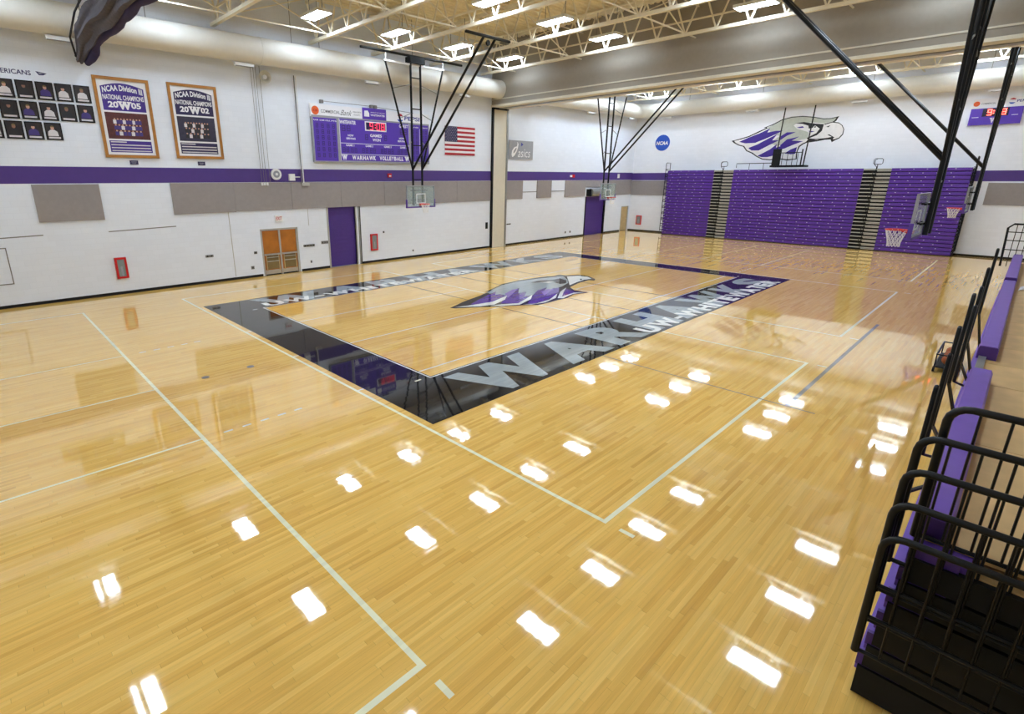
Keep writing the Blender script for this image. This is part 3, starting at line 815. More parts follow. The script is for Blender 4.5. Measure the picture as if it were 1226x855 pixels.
# clock
ck = slab(LW, -.70, .58, 6.58, 7.02, .16, .175).build('clock_frame', M['paper'], t)
build_flat(rect(LW, -.64, .52, 6.63, 6.97, .178), 'clock_window', M['sbblack'], ck)
mb = MB()
digit(LW, '9', -.42, 6.635, .20, .33, .181, mb, .036); digit(LW, '0', -.02, 6.635, .20, .33, .181, mb, .036); digit(LW, '8', .26, 6.635, .20, .33, .181, mb, .036)
rect(LW, -.12, -.07, 6.72, 6.77, .181, mb); rect(LW, -.12, -.07, 6.85, 6.90, .181, mb)
build_flat(mb, 'clock_digits', M['led'], ck)
mb = MB(); digit(LW, '8', -.6, 6.67, .15, .26, .180, mb, .03); build_flat(mb, 'unlit_digit', M['sbdark'], ck)
# dividing lines
mb = MB()
for r_ in ((-2.15, 2.05, 5.94, 5.97), (-2.15, 2.05, 5.44, 5.465), (-2.15, -2.12, 5.15, 7.05), (2.02, 2.05, 5.15, 7.05), (2.74, 2.765, 5.2, 6.85)): rect(LW, *r_, .168, mb)
build_flat(mb, 'divider_lines', M['dot'], t)
P_ = M['paper']
text(LW, 'WHITEWATER', -2.12, -1.22, 6.82, 6.99, .168, P_, t, bold=.03)
text(LW, 'GUEST', 1.40, 1.98, 6.84, 7.0, .168, P_, t, bold=.03)
text(LW, 'GAMES', -.42, .28, 6.30, 6.44, .168, P_, t, bold=.03); text(LW, 'WON', -.28, .2, 6.10, 6.24, .168, P_, t, bold=.03)
for a in (-1.8, 1.28):
    text(LW, 'NOW', a + .1, a + .42, 6.27, 6.36, .168, P_, t, bold=.03); text(LW, 'SERVING', a, a + .52, 6.13, 6.22, .168, P_, t, bold=.03)
for k, a in enumerate((-1.83, -.72, .4, 1.42)): text(LW, 'GAME %d' % (k + 1), a, a + .46, 5.82, 5.91, .168, P_, t, bold=.03)
chars(LW, 'WARHAWK', -1.52, -.12, 5.20, 5.40, .168, P_, t, WD, .12, 'lettering', .05)
chars(LW, 'VOLLEYBALL', .10, 1.62, 5.20, 5.40, .168, P_, t, WD, .12, 'lettering', .05)
for a in (-2.08, 1.72): crest(LW, a, a + .28, 5.18, 5.42, .168, P_, t)
for k, s_ in enumerate(('PLAYER', 'GAME', 'FOUL', 'PTS')): text(LW, s_, -3.48 + .31 * k, -3.48 + .31 * k + .26, 6.88, 6.94, .168, P_, t, bold=.02)
text(LW, 'PLAYER', 2.2, 2.7, 6.88, 6.94, .168, P_, t, bold=.02); text(LW, 'POINTS', 2.85, 3.3, 6.88, 6.94, .168, P_, t, bold=.02)
ud = MB()
for a in (-2.02, -1.74, 1.44, 1.70): digit(LW, '8', a, 6.5, .2, .26, .168, ud, .04)
for a in (-.72, .42): digit(LW, '8', a, 6.15, .18, .26, .168, ud, .04)
for g in (-2.02, -.92, .2, 1.26):
    for q in range(4 if g < 1 else 3): digit(LW, '8', g + .2 * q + (.06 if q > 1 else 0), 5.54, .14, .22, .168, ud, .03)
for r_ in range(6):
    for a in (-3.38, -3.1, -2.8, -2.52, 2.25, 2.5, 2.9, 3.12): digit(LW, '8', a, 5.28 + .26 * r_, .13, .19, .168, ud, .03)
build_flat(ud, 'unlit_digits', M['sbdark'], t)
for a in (-2.95, -.2, .02):
    slab(LW, a - .08, a + .08, 7.66, 7.80, 0, .12).build('cable_bracket', M['cable'], t)
MB().tube([LW.p(-2.95, 7.75, .08), LW.p(-.2, 7.74, .08), LW.p(2.4, 7.62, .08)], .012, 6).build('power_cable', M['cable'], t)

# ------------------------------------------------------------------ flag
t = thing('flag', 'red white and blue striped flag pinned flat on the left wall', 'flag', LW.p(5.87, 5.6, 0))
fz0, fz1, fa0, fa1 = 5.6, 7.15, 4.68, 7.07; sh = (fz1 - fz0) / 13
for k in range(13):
    slab(LW, fa0, fa1, fz0 + sh * k, fz0 + sh * (k + 1), .03, .042 + .004 * math.sin(k)).build('stripe', M['redflag'] if k % 2 == 0 else M['paper'], t)
cn = slab(LW, fa0, fa0 + .95, fz0 + sh * 6, fz1, .042, .05).build('canton', M['flagblue'], t)
mb = MB()
for r_ in range(9):
    for c_ in range(6 if r_ % 2 == 0 else 5):
        a = fa0 + .08 + .158 * c_ + (0 if r_ % 2 == 0 else .079); b = fz0 + sh * 6 + .06 + .09 * r_
        flat(LW, [(a + (.027 if k % 2 == 0 else .011) * math.sin(math.pi * k / 5), b + (.027 if k % 2 == 0 else .011) * math.cos(math.pi * k / 5)) for k in range(10)], .053, mb)
build_flat(mb, 'stars', M['paper'], cn)['kind'] = 'stuff'

# ------------------------------------------------------------------ grey sponsor banner
t = thing('banner', 'grey rectangular sponsor banner with white script on the left wall', 'banner', LW.p(11.25, 5.46, 0))
b_ = slab(LW, 10.08, 12.48, 5.48, 6.63, .03, .05).build('sheet', M['silver'], t)
text(LW, 'asics', 11.0, 12.2, 5.62, 6.12, .054, M['paper'], b_, bold=-.005, shear=.15)
sw = [(10.33, 5.68), (10.33, 5.9), (10.5, 6.12), (10.75, 6.28), (10.95, 6.28), (10.98, 6.42), (10.9, 6.54), (10.82, 6.5), (10.88, 6.4), (10.84, 6.34), (10.62, 6.26), (10.42, 6.08), (10.36, 5.86)]
p0 = [(10.42, 5.62), (10.34, 5.78), (10.4, 6.0), (10.62, 6.22), (10.88, 6.28), (10.86, 6.36), (10.92, 6.42), (10.84, 6.52), (10.92, 6.52), (11.0, 6.4), (10.96, 6.2), (10.84, 5.94), (10.66, 5.72), (10.5, 5.62)]
build_flat(flat(LW, p0, .054), 'swirl_mark', M['paper'], b_)
build_flat(flat(LW, [(10.52, 5.84), (10.54, 5.98), (10.7, 6.14), (10.84, 6.2), (10.78, 6.04), (10.64, 5.88)], .057), 'swirl_hole', M['silver'], b_)
build_flat(flat(LW, [(11.26, 6.28), (11.26, 6.52), (11.5, 6.40)], .054), 'triangle_mark', M['bluedk'], b_)

# ------------------------------------------------------------------ wall fittings
def cabinet(sf, a0, a1, z0, z1, label):
    t = thing('extinguisher_cabinet', label, 'cabinet', sf.p((a0 + a1) / 2, z0, 0), 'red extinguisher cabinets')
    mb = MB(); f = .075
    for r_ in ((a0, a1, z0, z0 + f), (a0, a1, z1 - f, z1), (a0, a0 + f, z0 + f, z1 - f), (a1 - f, a1, z0 + f, z1 - f)): slab(sf, *r_, 0, .09, mb)
    mb.build('door_frame', M['red'], t)
    slab(sf, a0 + f, a1 - f, z0 + f, z1 - f, 0, .01).build('back_panel', M['cable'], t)
    a = (a0 + a1) / 2
    e_ = MB().tube([sf.p(a, z0 + f + .02, .05), sf.p(a, z0 + f + .36, .05), sf.p(a, z0 + f + .42, .05)], [.05, .05, .02], 12).build('extinguisher', M['silver'], t)
    slab(sf, a - .06, a + .02, z0 + f + .42, z0 + f + .46, .03, .07).build('valve_handle', M['black'], e_)
    build_flat(rect(sf, a0 + f, a1 - f, z0 + f, z1 - f, .085), 'glass_pane', M['cabglass'], t)
cabinet(LW, -12.21, -11.82, .62, 1.42, 'red extinguisher cabinet below the portraits at left')
cabinet(LW, -.60, -.17, .64, 1.50, 'red extinguisher cabinet right of the tall purple folding door')
cabinet(FWS, -9.72, -9.25, .53, 1.28, 'red extinguisher cabinet on the far wall by corner door')
t = thing('exit_sign', 'small white exit sign with red letters above the double door', 'sign', LW.p(-5.52, 2.43, 0))
slab(LW, -5.70, -5.34, 2.43, 2.70, 0, .05).build('housing', M['white'], t)
text(LW, 'EXIT', -5.66, -5.38, 2.49, 2.64, .053, M['red'], t, bold=.02)
t = thing('wall_speaker', 'round white wall speaker on the purple stripe', 'speaker', LW.p(-5.45, 4.5, 0))
MB().disc(LW.p(-5.45, 4.50, 0), (0, -1, 0), 0, .24, .08, 28).build('ring', M['white'], t)
MB().disc(LW.p(-5.45, 4.50, .08), (0, -1, 0), 0, .15, .02, 24).build('grille', M['silver'], t)
MB().disc(LW.p(-5.45, 4.50, .1), (0, -1, 0), 0, .06, .015, 20).build('cone', M['white'], t)
t = thing('horn_speaker', 'round tan horn high under the duct by the cables', 'speaker', LW.p(-5.62, 8.43, 0))
MB().tube([LW.p(-5.62, 8.43, .03), LW.p(-5.62, 8.43, .12), LW.p(-5.62, 8.43, .26)], [.08, .10, .26], 24, cap=False).build('horn', M['tan'], t)
MB().disc(LW.p(-5.62, 8.43, .2), (0, -1, 0), 0, .09, .04, 20).build('driver', M['white'], t)
t = thing('junction_box', 'square white box on the purple stripe right of the speaker', 'electrical box', LW.p(-4.72, 4.4, 0))
slab(LW, -4.86, -4.58, 4.22, 4.52, 0, .1).build('cover', M['white'], t)
slab(LW, -4.58, -4.3, 4.36, 4.40, 0, .04).build('conduit_arm', M['white'], t)
t = thing('conduit_run', 'pair of thin vertical grey conduits left of the scoreboard', 'conduit', LW.p(-4.2, 4.0, 0))
for a, rr in ((-4.25, .022), (-4.17, .022)): MB().tube([LW.p(a, 8.66, .11), LW.p(a, 4.1, .11)], rr, 8).build('pipe', M['cable'] if a < -4.2 else M['white'], t)
slab(LW, -4.26, -3.9, 3.98, 4.12, .07, .14).build('end_box', M['frame'], t)
t = thing('cable_bundle', 'thin vertical cables hanging beside the round wall speaker', 'cable', LW.p(-6.0, 4.1, 0))
for a in (-6.16, -6.05, -5.95, -5.78): MB().tube([LW.p(a, 8.85, .10), LW.p(a, 4.15, .10)], .009, 5).build('cable', M['cable'], t)
for a in (-6.16, -6.04, -5.92): slab(LW, a - .04, a + .04, 4.02, 4.15, .07, .13).build('weight', M['white'], t)
t = thing('fire_alarm', 'red fire alarm on the purple stripe left of the near hoop', 'alarm', LW.p(.78, 4.4, 0), 'red fire alarms')
slab(LW, .66, .9, 4.36, 4.56, 0, .06).build('body', M['red'], t); slab(LW, .72, .84, 4.4, 4.47, .06, .09).build('strobe', M['paper'], t)
t = thing('fire_alarm', 'red fire alarm with white strobe on stripe beyond the partition', 'alarm', LW.p(17.2, 4.4, 0), 'red fire alarms')
slab(LW, 17.1, 17.4, 4.34, 4.56, 0, .06).build('body', M['red'], t); slab(LW, 16.85, 17.05, 4.38, 4.52, 0, .08).build('strobe', M['paper'], t)
t = thing('stripe_marker', 'small white upright light on purple stripe in far corner', 'light', LW.p(23.6, 4.4, 0))
slab(LW, 23.35, 23.6, 4.3, 4.62, 0, .06).build('cover', M['white'], t)
def plate(x0, x1, z0, z1, label, m='cable'):
    t = thing('switch_plate', label, 'wall plate', LW.p((x0 + x1) / 2, z0, 0), 'small plates on the left wall')
    slab(LW, x0, x1, z0, z1, 0, .02).build('cover', M[m], t)
    n = max(1, int((x1 - x0) / .12))
    for k in range(n):
        a = x0 + (x1 - x0) * (k + .5) / n; slab(LW, a - .02, a + .02, (z0 + z1) / 2 - .03, (z0 + z1) / 2 + .03, .02, .035).build('toggle', M['black'], t)
plate(-8.9, -8.58, 1.10, 1.20, 'grey horizontal plate between the red cabinet and double door')
plate(-6.82, -6.68, 1.05, 1.16, 'small plate just left of the double door')
plate(-7.02, -6.88, .38, .52, 'low round-ish outlet plate left of the double door')
plate(-4.40, -3.82, 1.15, 1.26, 'row of switches between double door and purple folding door')
plate(-3.45, -3.08, 1.22, 1.36, 'switch row against the left jamb of the purple folding door')
plate(-4.1, -4.02, .36, .48, 'low outlet between double door and purple folding door')
plate(8.1, 8.3, 1.22, 1.62, 'tall dark wall phone plate left of the partition pocket', 'black')
plate(10.1, 10.5, 1.35, 1.43, 'thin grey plate right of the partition pocket')
plate(.22, .32, 1.5, 1.6, 'small round plate right of the second red cabinet')
plate(2.2, 2.28, .34, .44, 'low outlet under the near hoop')
plate(16.6, 16.75, .35, .5, 'low outlet left of the roll-up door, first of the pair')
plate(17.2, 17.35, .35, .5, 'low outlet nearest the roll-up door')

# ------------------------------------------------------------------ far wall: round sign, hawk, scoreboard
t = thing('round_sign', 'round blue disc sign with white letters on the far wall', 'sign', FWS.p(-8.09, 6.4, 0))
ds = MB().disc(FWS.p(-8.09, 6.98, 0), (-1, 0, 0), 0, .60, .03, 36).build('disc', M['blue'], t)
text(FWS, 'NCAA', -8.58, -7.60, 6.82, 7.10, .034, M['paper'], ds, bold=.05, shear=.2)
hk = thing('hawk_emblem', 'large purple, grey and white hawk head emblem on the far wall', 'emblem', FWS.p(.5, 5.4, 0))
def whawk(pts, m, d, name):
    build_flat(flat(FWS, [on_far(860 + x / 6.811, 110 + y / 6.811) for x, y in pts], d), name, m, hk)
whawk([(108, 400), (175, 383), (250, 360), (330, 322), (388, 296), (370, 293), (440, 266), (520, 225), (600, 203), (690, 196), (780, 203), (860, 217), (920, 214), (987, 198), (962, 236), (948, 245), (985, 250), (1014, 273), (1027, 305), (1018, 347), (987, 380), (948, 397), (925, 411), (915, 388), (870, 391), (800, 404), (722, 415), (692, 428), (664, 448), (645, 490), (640, 550), (560, 560), (480, 548), (420, 558), (360, 553), (308, 528), (272, 502), (228, 483), (203, 447), (165, 438), (128, 418)], M['hawkblack'], .004, 'emblem_outline')
whawk([(130, 400), (180, 390), (255, 367), (330, 332), (410, 294), (392, 289), (445, 272), (522, 232), (600, 210), (690, 203), (780, 210), (860, 224), (920, 221), (965, 210), (950, 230), (935, 242), (860, 262), (870, 268), (930, 250), (985, 257), (1008, 277), (1020, 305), (1011, 343), (982, 374), (940, 388), (930, 375), (900, 380), (800, 394), (735, 385), (715, 408), (686, 421), (655, 442), (636, 490), (630, 545), (560, 550), (480, 540), (420, 550), (362, 545), (314, 522), (280, 496), (234, 477), (212, 442), (170, 431), (140, 414)], M['hawkwhite'], .007, 'emblem_ground')
whawk([(400, 292), (445, 272), (522, 232), (600, 210), (690, 203), (780, 210), (860, 224), (920, 221), (965, 210), (950, 230), (930, 242), (860, 258), (760, 248), (640, 255), (615, 275), (640, 300), (740, 330), (730, 378), (640, 400), (560, 425), (480, 440), (420, 420), (500, 360), (440, 345)], M['hawkgrey'], .010, 'emblem_crown')
for pts in ([(170, 408), (250, 372), (335, 340), (425, 297), (400, 332), (470, 318), (528, 316), (470, 345), (380, 385), (300, 416), (220, 420)],
            [(245, 458), (330, 425), (372, 400), (300, 440), (420, 375), (482, 345), (440, 395), (495, 395), (400, 442), (330, 478), (270, 478)],
            [(320, 522), (420, 470), (480, 425), (470, 455), (520, 440), (500, 490), (470, 515), (400, 532), (350, 532)],
            [(508, 362), (560, 330), (632, 328), (560, 358), (505, 395)],
            [(505, 435), (560, 388), (662, 364), (600, 398), (692, 402), (620, 428), (540, 462), (510, 470)],
            [(540, 502), (590, 470), (642, 450), (628, 505), (590, 510)],
            [(640, 290), (690, 280), (700, 292), (660, 296)], [(730, 318), (790, 322), (760, 330)]):
    whawk(pts, M['hawkpurple'], .013, 'feather')
whawk([(625, 256), (700, 246), (780, 258), (862, 264), (845, 318), (805, 353), (730, 382), (722, 376), (800, 336), (828, 300), (800, 280), (760, 296), (738, 300), (735, 276), (690, 262)], M['hawkblack'], .013, 'brow')
build_flat(circ(FWS, *on_far(860 + 788 / 6.811, 110 + 288 / 6.811), .09, .016, None, 16), 'eye', M['hawkwhite'], hk)
build_flat(circ(FWS, *on_far(860 + 790 / 6.811, 110 + 286 / 6.811), .05, .019, None, 14), 'pupil', M['hawkblack'], hk)
whawk([(878, 286), (915, 272), (900, 288)], M['hawkblack'], .013, 'nostril')
whawk([(720, 378), (800, 384), (890, 375), (925, 366), (890, 352), (905, 346), (948, 372), (930, 384), (800, 392), (735, 390)], M['hawkblack'], .013, 'beak_line')

t = thing('scoreboard', 'small purple scoreboard with red clock high on the far wall', 'scoreboard', FWS.p(10.5, 7.1, 0))
slab(FWS, 9.6, 11.75, 7.92, 8.42, 0, .1).build('header_board', M['paper'], t)
slab(FWS, 9.58, 11.6, 7.08, 7.92, 0, .16).build('cabinet', M['sb'], t)
build_flat(circ(FWS, 9.74, 8.17, .13, .105, None, 20), 'orange_disc', M['orange'], t)
text(FWS, 'COMMERCIAL', 9.92, 10.5, 8.12, 8.2, .105, M['greytext'], t, bold=.01)
build_flat(circ(FWS, 11.1, 8.22, .13, .105, None, 20, math.radians(20), math.radians(160)), 'round_mark_red', M['redflag'], t)
build_flat(circ(FWS, 11.1, 8.19, .13, .105, None, 20, math.radians(200), math.radians(340)), 'round_mark_blue', M['blue'], t)
text(FWS, 'PEPSI', 11.27, 11.7, 8.14, 8.26, .105, M['bluedk'], t, bold=.02)
ck = slab(FWS, 10.06, 11.08, 7.50, 7.90, .16, .17).build('clock_window', M['sbblack'], t)
mb = MB()
for ch, a in (('9', 10.25), ('0', 10.57), ('8', 10.8)): digit(FWS, ch, a, 7.55, .18, .3, .173, mb, .036)
rect(FWS, 10.47, 10.52, 7.62, 7.67, .173, mb); rect(FWS, 10.47, 10.52, 7.74, 7.79, .173, mb)
build_flat(mb, 'clock_digits', M['led_far'], ck)
mb = MB(); rect(FWS, 9.68, 9.95, 7.46, 7.49, .163, mb); rect(FWS, 11.2, 11.45, 7.5, 7.53, .163, mb); build_flat(mb, 'team_lines', M['dot'], t)
crest(FWS, 10.42, 10.72, 7.16, 7.42, .163, M['dot'], t)

# ================================================================== FAR BLEACHERS
BXF = 24.65; RH = .2205; NR = 22
t = thing('telescopic_bleachers', 'tall bank of folded purple bleachers against the far wall', 'bleachers', (BXF + .4, -1.8, 0))
secs = [(6.85, 3.40), (2.03, -5.48), (-6.85, -10.34)]
box(BXF + .12, XF - .1, -10.30, 6.80, .02, NR * RH - .05).build('carcass', M['black'], t)
box(BXF + .03, BXF + .12, -10.34, 6.85, 0, .10).build('base_skirt', M['black'], t)
for (ya, yb) in secs:
    mb = MB(); z0 = 0; h = RH
    # seat nose profile extruded along Y
    prof = [(0.02, .03), (0, .05), (0, .19), (.02, .213), (.14, .213), (.14, .03)]
    n = len(prof); vs = [(px, ya, pz) for px, pz in prof] + [(px, yb, pz) for px, pz in prof]
    mb.add(vs, [tuple(range(n)), tuple(range(2 * n - 1, n - 1, -1))] + [(i, (i + 1) % n, n + (i + 1) % n, n + i) for i in range(n)])
    me = mb.mesh('seat_row', M['seat'])
    for r_ in range(NR): inst('seat_row', me, t, (BXF + .003 * (r_ % 2), 0, .05 + RH * r_ - .03))
    dm = MB(); npt = int((ya - yb) / .6)
    for r_ in range(NR):
        for k in range(npt):
            yy = ya - .25 - k * .6 - (.15 if r_ % 2 else 0)
            if yy < yb + .08: continue
            zc = .05 + RH * r_ - .03 + .155
            dm.box(BXF - .008, BXF + .01, yy - .028, yy + .028, zc - .012, zc + .012)
    dm.build('seat_numbers', M['dot'], t)['kind'] = 'stuff'
for (ya, yb) in ((3.38, 2.05), (-5.50, -6.83)):
    stp = MB().box(-.02, .14, yb, ya, .13, .175).box(.0, .14, yb, (ya + yb) / 2, .06, .10).mesh('aisle_tread', M['tread'])
    for r_ in range(NR): inst('aisle_tread', stp, t, (BXF + .01, 0, RH * r_))
    box(BXF + .1, BXF + .14, yb, ya, .02, NR * RH).build('aisle_backing', M['black'], t)
    yc = (ya + yb) / 2 + .05
    hl = MB().tube([(BXF - .05, yc, .05), (BXF - .05, yc, NR * RH + .1)], .022, 8)
    for r_ in range(0, NR, 3):
        z = .3 + RH * r_
        hl.tube([(BXF - .05, yc, z), (BXF - .12, yc + .12, z + .15), (BXF - .12, yc + .12, z + .4), (BXF - .05, yc, z + .5)], .018, 6)
    hl.build('aisle_handrail', M['iron'], t)
    zt = NR * RH + .15
    MB().tube([(BXF + .1, yc - .22, zt + .16), (BXF + .1, yc - .22, zt + .36), (BXF + .1, yc - .16, zt + .42), (BXF + .1, yc + .16, zt + .42), (BXF + .1, yc + .22, zt + .36), (BXF + .1, yc + .22, zt + .16), (BXF + .1, yc + .16, zt + .1), (BXF + .1, yc - .16, zt + .1)], .018, 6, closed=True).tube([(BXF + .1, yc, zt - .2), (BXF + .1, yc, zt + .1)], .018, 6).build('top_loop', M['iron'], t)
    box(BXF + .02, BXF + .5, yb, ya, NR * RH - .03, NR * RH).build('top_tread', M['tread'], t)
# end frames
for ye, sg in ((6.87, 1), (-10.36, -1)):
    mb = MB()
    for r_ in range(NR): mb.box(BXF + .02, XF - .12, ye, ye + sg * .03, .03 + RH * r_, .03 + RH * r_ + .17)
    mb.build('end_panel', M['black'], t)
    off = .2 if sg > 0 else .08
    for q in range(10):
        z = .25 + q * .47
        MB().tube([(BXF + .02, ye + sg * off, z), (BXF + .02, ye + sg * off, z + .85), (BXF + .1, ye + sg * off, z + .95), (BXF + .7, ye + sg * off, z + .95), (BXF + .7, ye + sg * off, z)], .025, 6).bar((BXF + .02, ye, z + .1), (BXF + .02, ye + sg * off, z + .1), .04).bar((BXF + .02, ye, z + .4), (BXF + .02, ye + sg * off, z + .4), .04).build('end_rail', M['iron'], t)
MB().tube([(BXF + .15, 1.95, 5.0), (BXF + .15, 1.95, 5.28), (BXF + .15, -.5, 5.28)], .022, 6).tube([(BXF + .15, 1.1, 4.8), (BXF + .15, 1.1, 5.28)], .016, 6).tube([(BXF + .15, .2, 4.8), (BXF + .15, .2, 5.28)], .016, 6).build('top_rail', M['iron'], t)

t = thing('filming_platform', 'small black hanging platform in front of the hawk emblem', 'platform', (24.9, -1.35, 5.06))
box(24.3, 25.3, -2.35, -.35, 5.0, 5.12).build('deck', M['black'], t)
for ya in (-.45, -2.15):
    MB().bar((24.9, ya - .0, 5.1), (24.9, ya - .12, 8.75), .06).build('hanger_post', M['iron'], t)
box(24.4, 24.44, -.9, -.4, 5.12, 6.15).build('side_panel', M['black'], t)
for y_ in (-1.0, -1.3, -1.6, -1.9): MB().tube([(24.4, y_, 5.12), (24.4, y_, 5.9)], .016, 6).build('baluster', M['iron'], t)
MB().tube([(24.4, -.45, 5.9), (24.4, -2.15, 5.9)], .025, 6).tube([(24.4, -2.12, 5.1), (24.4, -2.12, 6.1)], .04, 6).build('guard_rail', M['iron'], t)

# ================================================================== BACKSTOPS
def backstop(label):
    t = thing('basketball_backstop', label, 'basketball hoop', (0, 0, 0), 'ceiling-hung basketball backstops')
    I = M['iron']
    # glass board 1.83 x 1.07, faces -Y
    bd = box(-.88, .88, -.012, .012, 2.94, 3.93).build('glass_board', M['glass'], t)
    mb = MB(); mb.box(-.915, .915, -.03, .03, 3.92, 3.97).box(-.915, .915, -.03, .03, 2.90, 2.95).box(-.915, -.87, -.03, .03, 2.9, 3.97).box(.87, .915, -.03, .03, 2.9, 3.97)
    mb.build('board_frame', M['padgrey'], t)
    mb = MB()
    for r_ in ((-.305, .305, 3.52, 3.565), (-.305, .305, 3.07, 3.115), (-.305, -.26, 3.07, 3.565), (.26, .305, 3.07, 3.565)): mb.box(r_[0], r_[1], -.02, -.0125, r_[2], r_[3])
    mb.build('target_square', M['white'], bd)
    mb = MB().box(-.94, .94, -.045, .045, 2.86, 2.92).box(-.945, -.90, -.045, .045, 2.86, 3.28).box(.90, .945, -.045, .045, 2.86, 3.28)
    mb.build('edge_padding', M['pad'], t)
    rm = MB().tube([(.23 * math.cos(a), -.38 + .23 * math.sin(a), 3.05) for a in [2 * math.pi * k / 28 for k in range(28)]], .014, 8, closed=True)
    rm.box(-.11, .11, -.16, -.03, 2.98, 3.07).bar((-.09, -.14, 2.99), (-.1, -.32, 3.04), .02).bar((.09, -.14, 2.99), (.1, -.32, 3.04), .02)
    rim = rm.build('rim', M['rim'], t)
    nt = MB(); N = 12
    lev = [(.22, 3.04), (.19, 2.93), (.155, 2.82), (.135, 2.72), (.13, 2.62)]
    for k in range(N):
        for s_ in (1, -1):
            pts = []
            for i, (r_, z) in enumerate(lev):
                a = 2 * math.pi * (k + s_ * i * .5) / N
                pts.append((r_ * math.cos(a), -.38 + r_ * math.sin(a), z))
            nt.tube(pts, .008, 4)
    nt.build('net', M['net'], rim)
    # mast
    for sx in (-.30, .30):
        MB().tube([(sx, .22, 2.98), (sx, .22, 9.9)], .055, 10).build('mast_pipe', I, t)
        MB().tube([(sx, .22, 4.72), (sx * 5.9, .22, 9.55)], .045, 8).build('splay_strut', I, t)
        MB().tube([(sx, .22, 4.74), (sx * 1.15, -4.75, 9.92)], .055, 8).build('diagonal_brace', I, t)
        for z in (6.1, 7.4, 8.7):
            f = (z - 4.72) / 4.83; MB().bar((sx, .22, z), (sx + (sx * 4.9) * (f - .06), .22, z - .28), .03).build('tie_bar', M['steel'], t)
    for z in (3.25, 3.72):
        MB().bar((-.55, .12, z), (.55, .12, z), .05).build('board_bracket', I, t)
        MB().bar((-.3, .02, z), (-.3, .22, z), .05).bar((.3, .02, z), (.3, .22, z), .05).build('board_arm', I, t)
    for z in (4.25, 5.9, 7.6, 9.0): MB().bar((-.3, .22, z), (.3, .22, z), .05).build('cross_bar', I, t)
    MB().bar((-1.85, .22, 9.58), (1.85, .22, 9.58), .05, .08).build('splay_header', M['white'], t)
    MB().tube([(-3.1, .22, 9.95), (3.1, .22, 9.95)], .055, 10).build('header_pipe', I, t)
    MB().box(-.45, .45, .02, .42, 9.62, 9.9).build('winch_box', M['black'], t)
    MB().tube([(-1.35, -4.75, 9.96), (1.25, -4.75, 9.96)], .06, 10).build('brace_header', I, t)
    MB().disc((-.1, -4.8, 9.72), (0, 1, 0), 0, .11, .06, 16).build('pulley', M['black'], t)
    for x in (-1.75, 1.75): MB().bar((x, .22, 9.58), (x, .22, 9.95), .04).build('drop_link', M['white'], t)
    return t
hA = backstop('near hoop hanging before the large scoreboard, purple edge padding')
hA.location = (1.4, 8.62, 0)
dup(hA, (16.5, 7.0, 0), 0, 'far left hoop hanging in front of the roll-up door')
dup(hA, (1.5, -11.12, 0), math.pi, 'near right hoop seen from behind with white net')
dup(hA, (15.9, -11.02, 0), math.pi, 'far right hoop hanging before the end of the purple bleachers')

# ================================================================== GATHERED DIVIDER CURTAIN
t = thing('divider_curtain', 'gathered grey and purple divider curtain hoisted under the roof', 'curtain', (-12.1, 4, 8))
mb = MB(); ny = 60; nk = 48; vs = []; fs = []
ya, yb = 10.25, -16.5
for i in range(ny + 1):
    y = ya + (yb - ya) * i / ny
    q = max(0, min(1, (9.6 - y) / 1.2)); zc = 8.30 + .5 * q + .06 * math.sin(i * .9); rad = .19 + .23 * q
    for k in range(nk):
        a = 2 * math.pi * k / nk
        rr = rad * (1 + .13 * math.sin(7 * a + i * .11) + .06 * math.sin(13 * a - i * .23) + .05 * math.sin(i * 1.1 + 2 * a))
        vs.append((-12.1 + rr * .8 * math.cos(a), y, zc + rr * math.sin(a)))
for i in range(ny):
    for k in range(nk): fs.append((i * nk + k, i * nk + (k + 1) % nk, (i + 1) * nk + (k + 1) % nk, (i + 1) * nk + k))
fs.append(tuple(reversed(range(nk)))); fs.append(tuple(ny * nk + k for k in range(nk)))
mb.smooth = True; mb.add(vs, fs); mb.build('mesh_bundle', M['curtain'], t)
mb = MB()
mb.tube([(-12.1 + .16 + .04 * math.sin(i), ya - .1 - i * .6, 8.14 + .03 * math.sin(i * 1.7) + .30 * max(0, min(1, (i * .6 - .5) / 1.2))) for i in range(43)], [.1] + [.13 + .03 * math.sin(i * 2.1) for i in range(42)], 10)
mb.build('lower_hem', M['curtain_p'], t)
for i in range(14): 
    y = 8.4 - i * 1.8
    MB().tube([(-12.1, y, 8.9), (-12.1 - .1, y + .1, 9.4), (-12.1, y, 11.8)], .018, 6).build('hoist_rope', M['cable'], t)
MB().tube([(-12.25, 10.1, 8.3), (-12.5, 9.0, 8.66), (-12.6, 7.0, 8.95), (-12.62, 4.5, 9.1), (-12.62, 2, 9.2)], .03, 6).build('end_strap', M['black'], t)

# ================================================================== NEAR RIGHT BLEACHERS
E1 = -11.15
t = thing('folded_bleachers', 'folded bleachers at right with purple benches and plywood decks', 'bleachers', (0, -14, 0))
rise = .25
BX_END = 9.3
# carcass under the rows
for i in range(6):
    z = .12 + rise * i * .95; yf = -12.80 - .025 * i
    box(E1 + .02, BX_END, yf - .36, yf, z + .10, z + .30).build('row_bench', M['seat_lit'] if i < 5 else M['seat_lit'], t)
    MB().box(E1 - .02, E1 + .02, yf - .30, yf, z + .18, z + .30).build('bench_end', M['seat_shaded'], t)
    box(E1 + .01, BX_END, -16.8, yf - .36, z + .16, z + .20).build('row_footboard', M['wooddeck'], t)
    box(E1 - .05, E1 + .01, -16.8, yf - .02, z - .02, z + .19).build('row_stringer_shade', M['black'], t)  # black stringers made taller to stand in for shade between the rows
box(E1 - .04, BX_END, -16.8, -12.82, 0.02, .12).build('base_frame', M['black'], t)
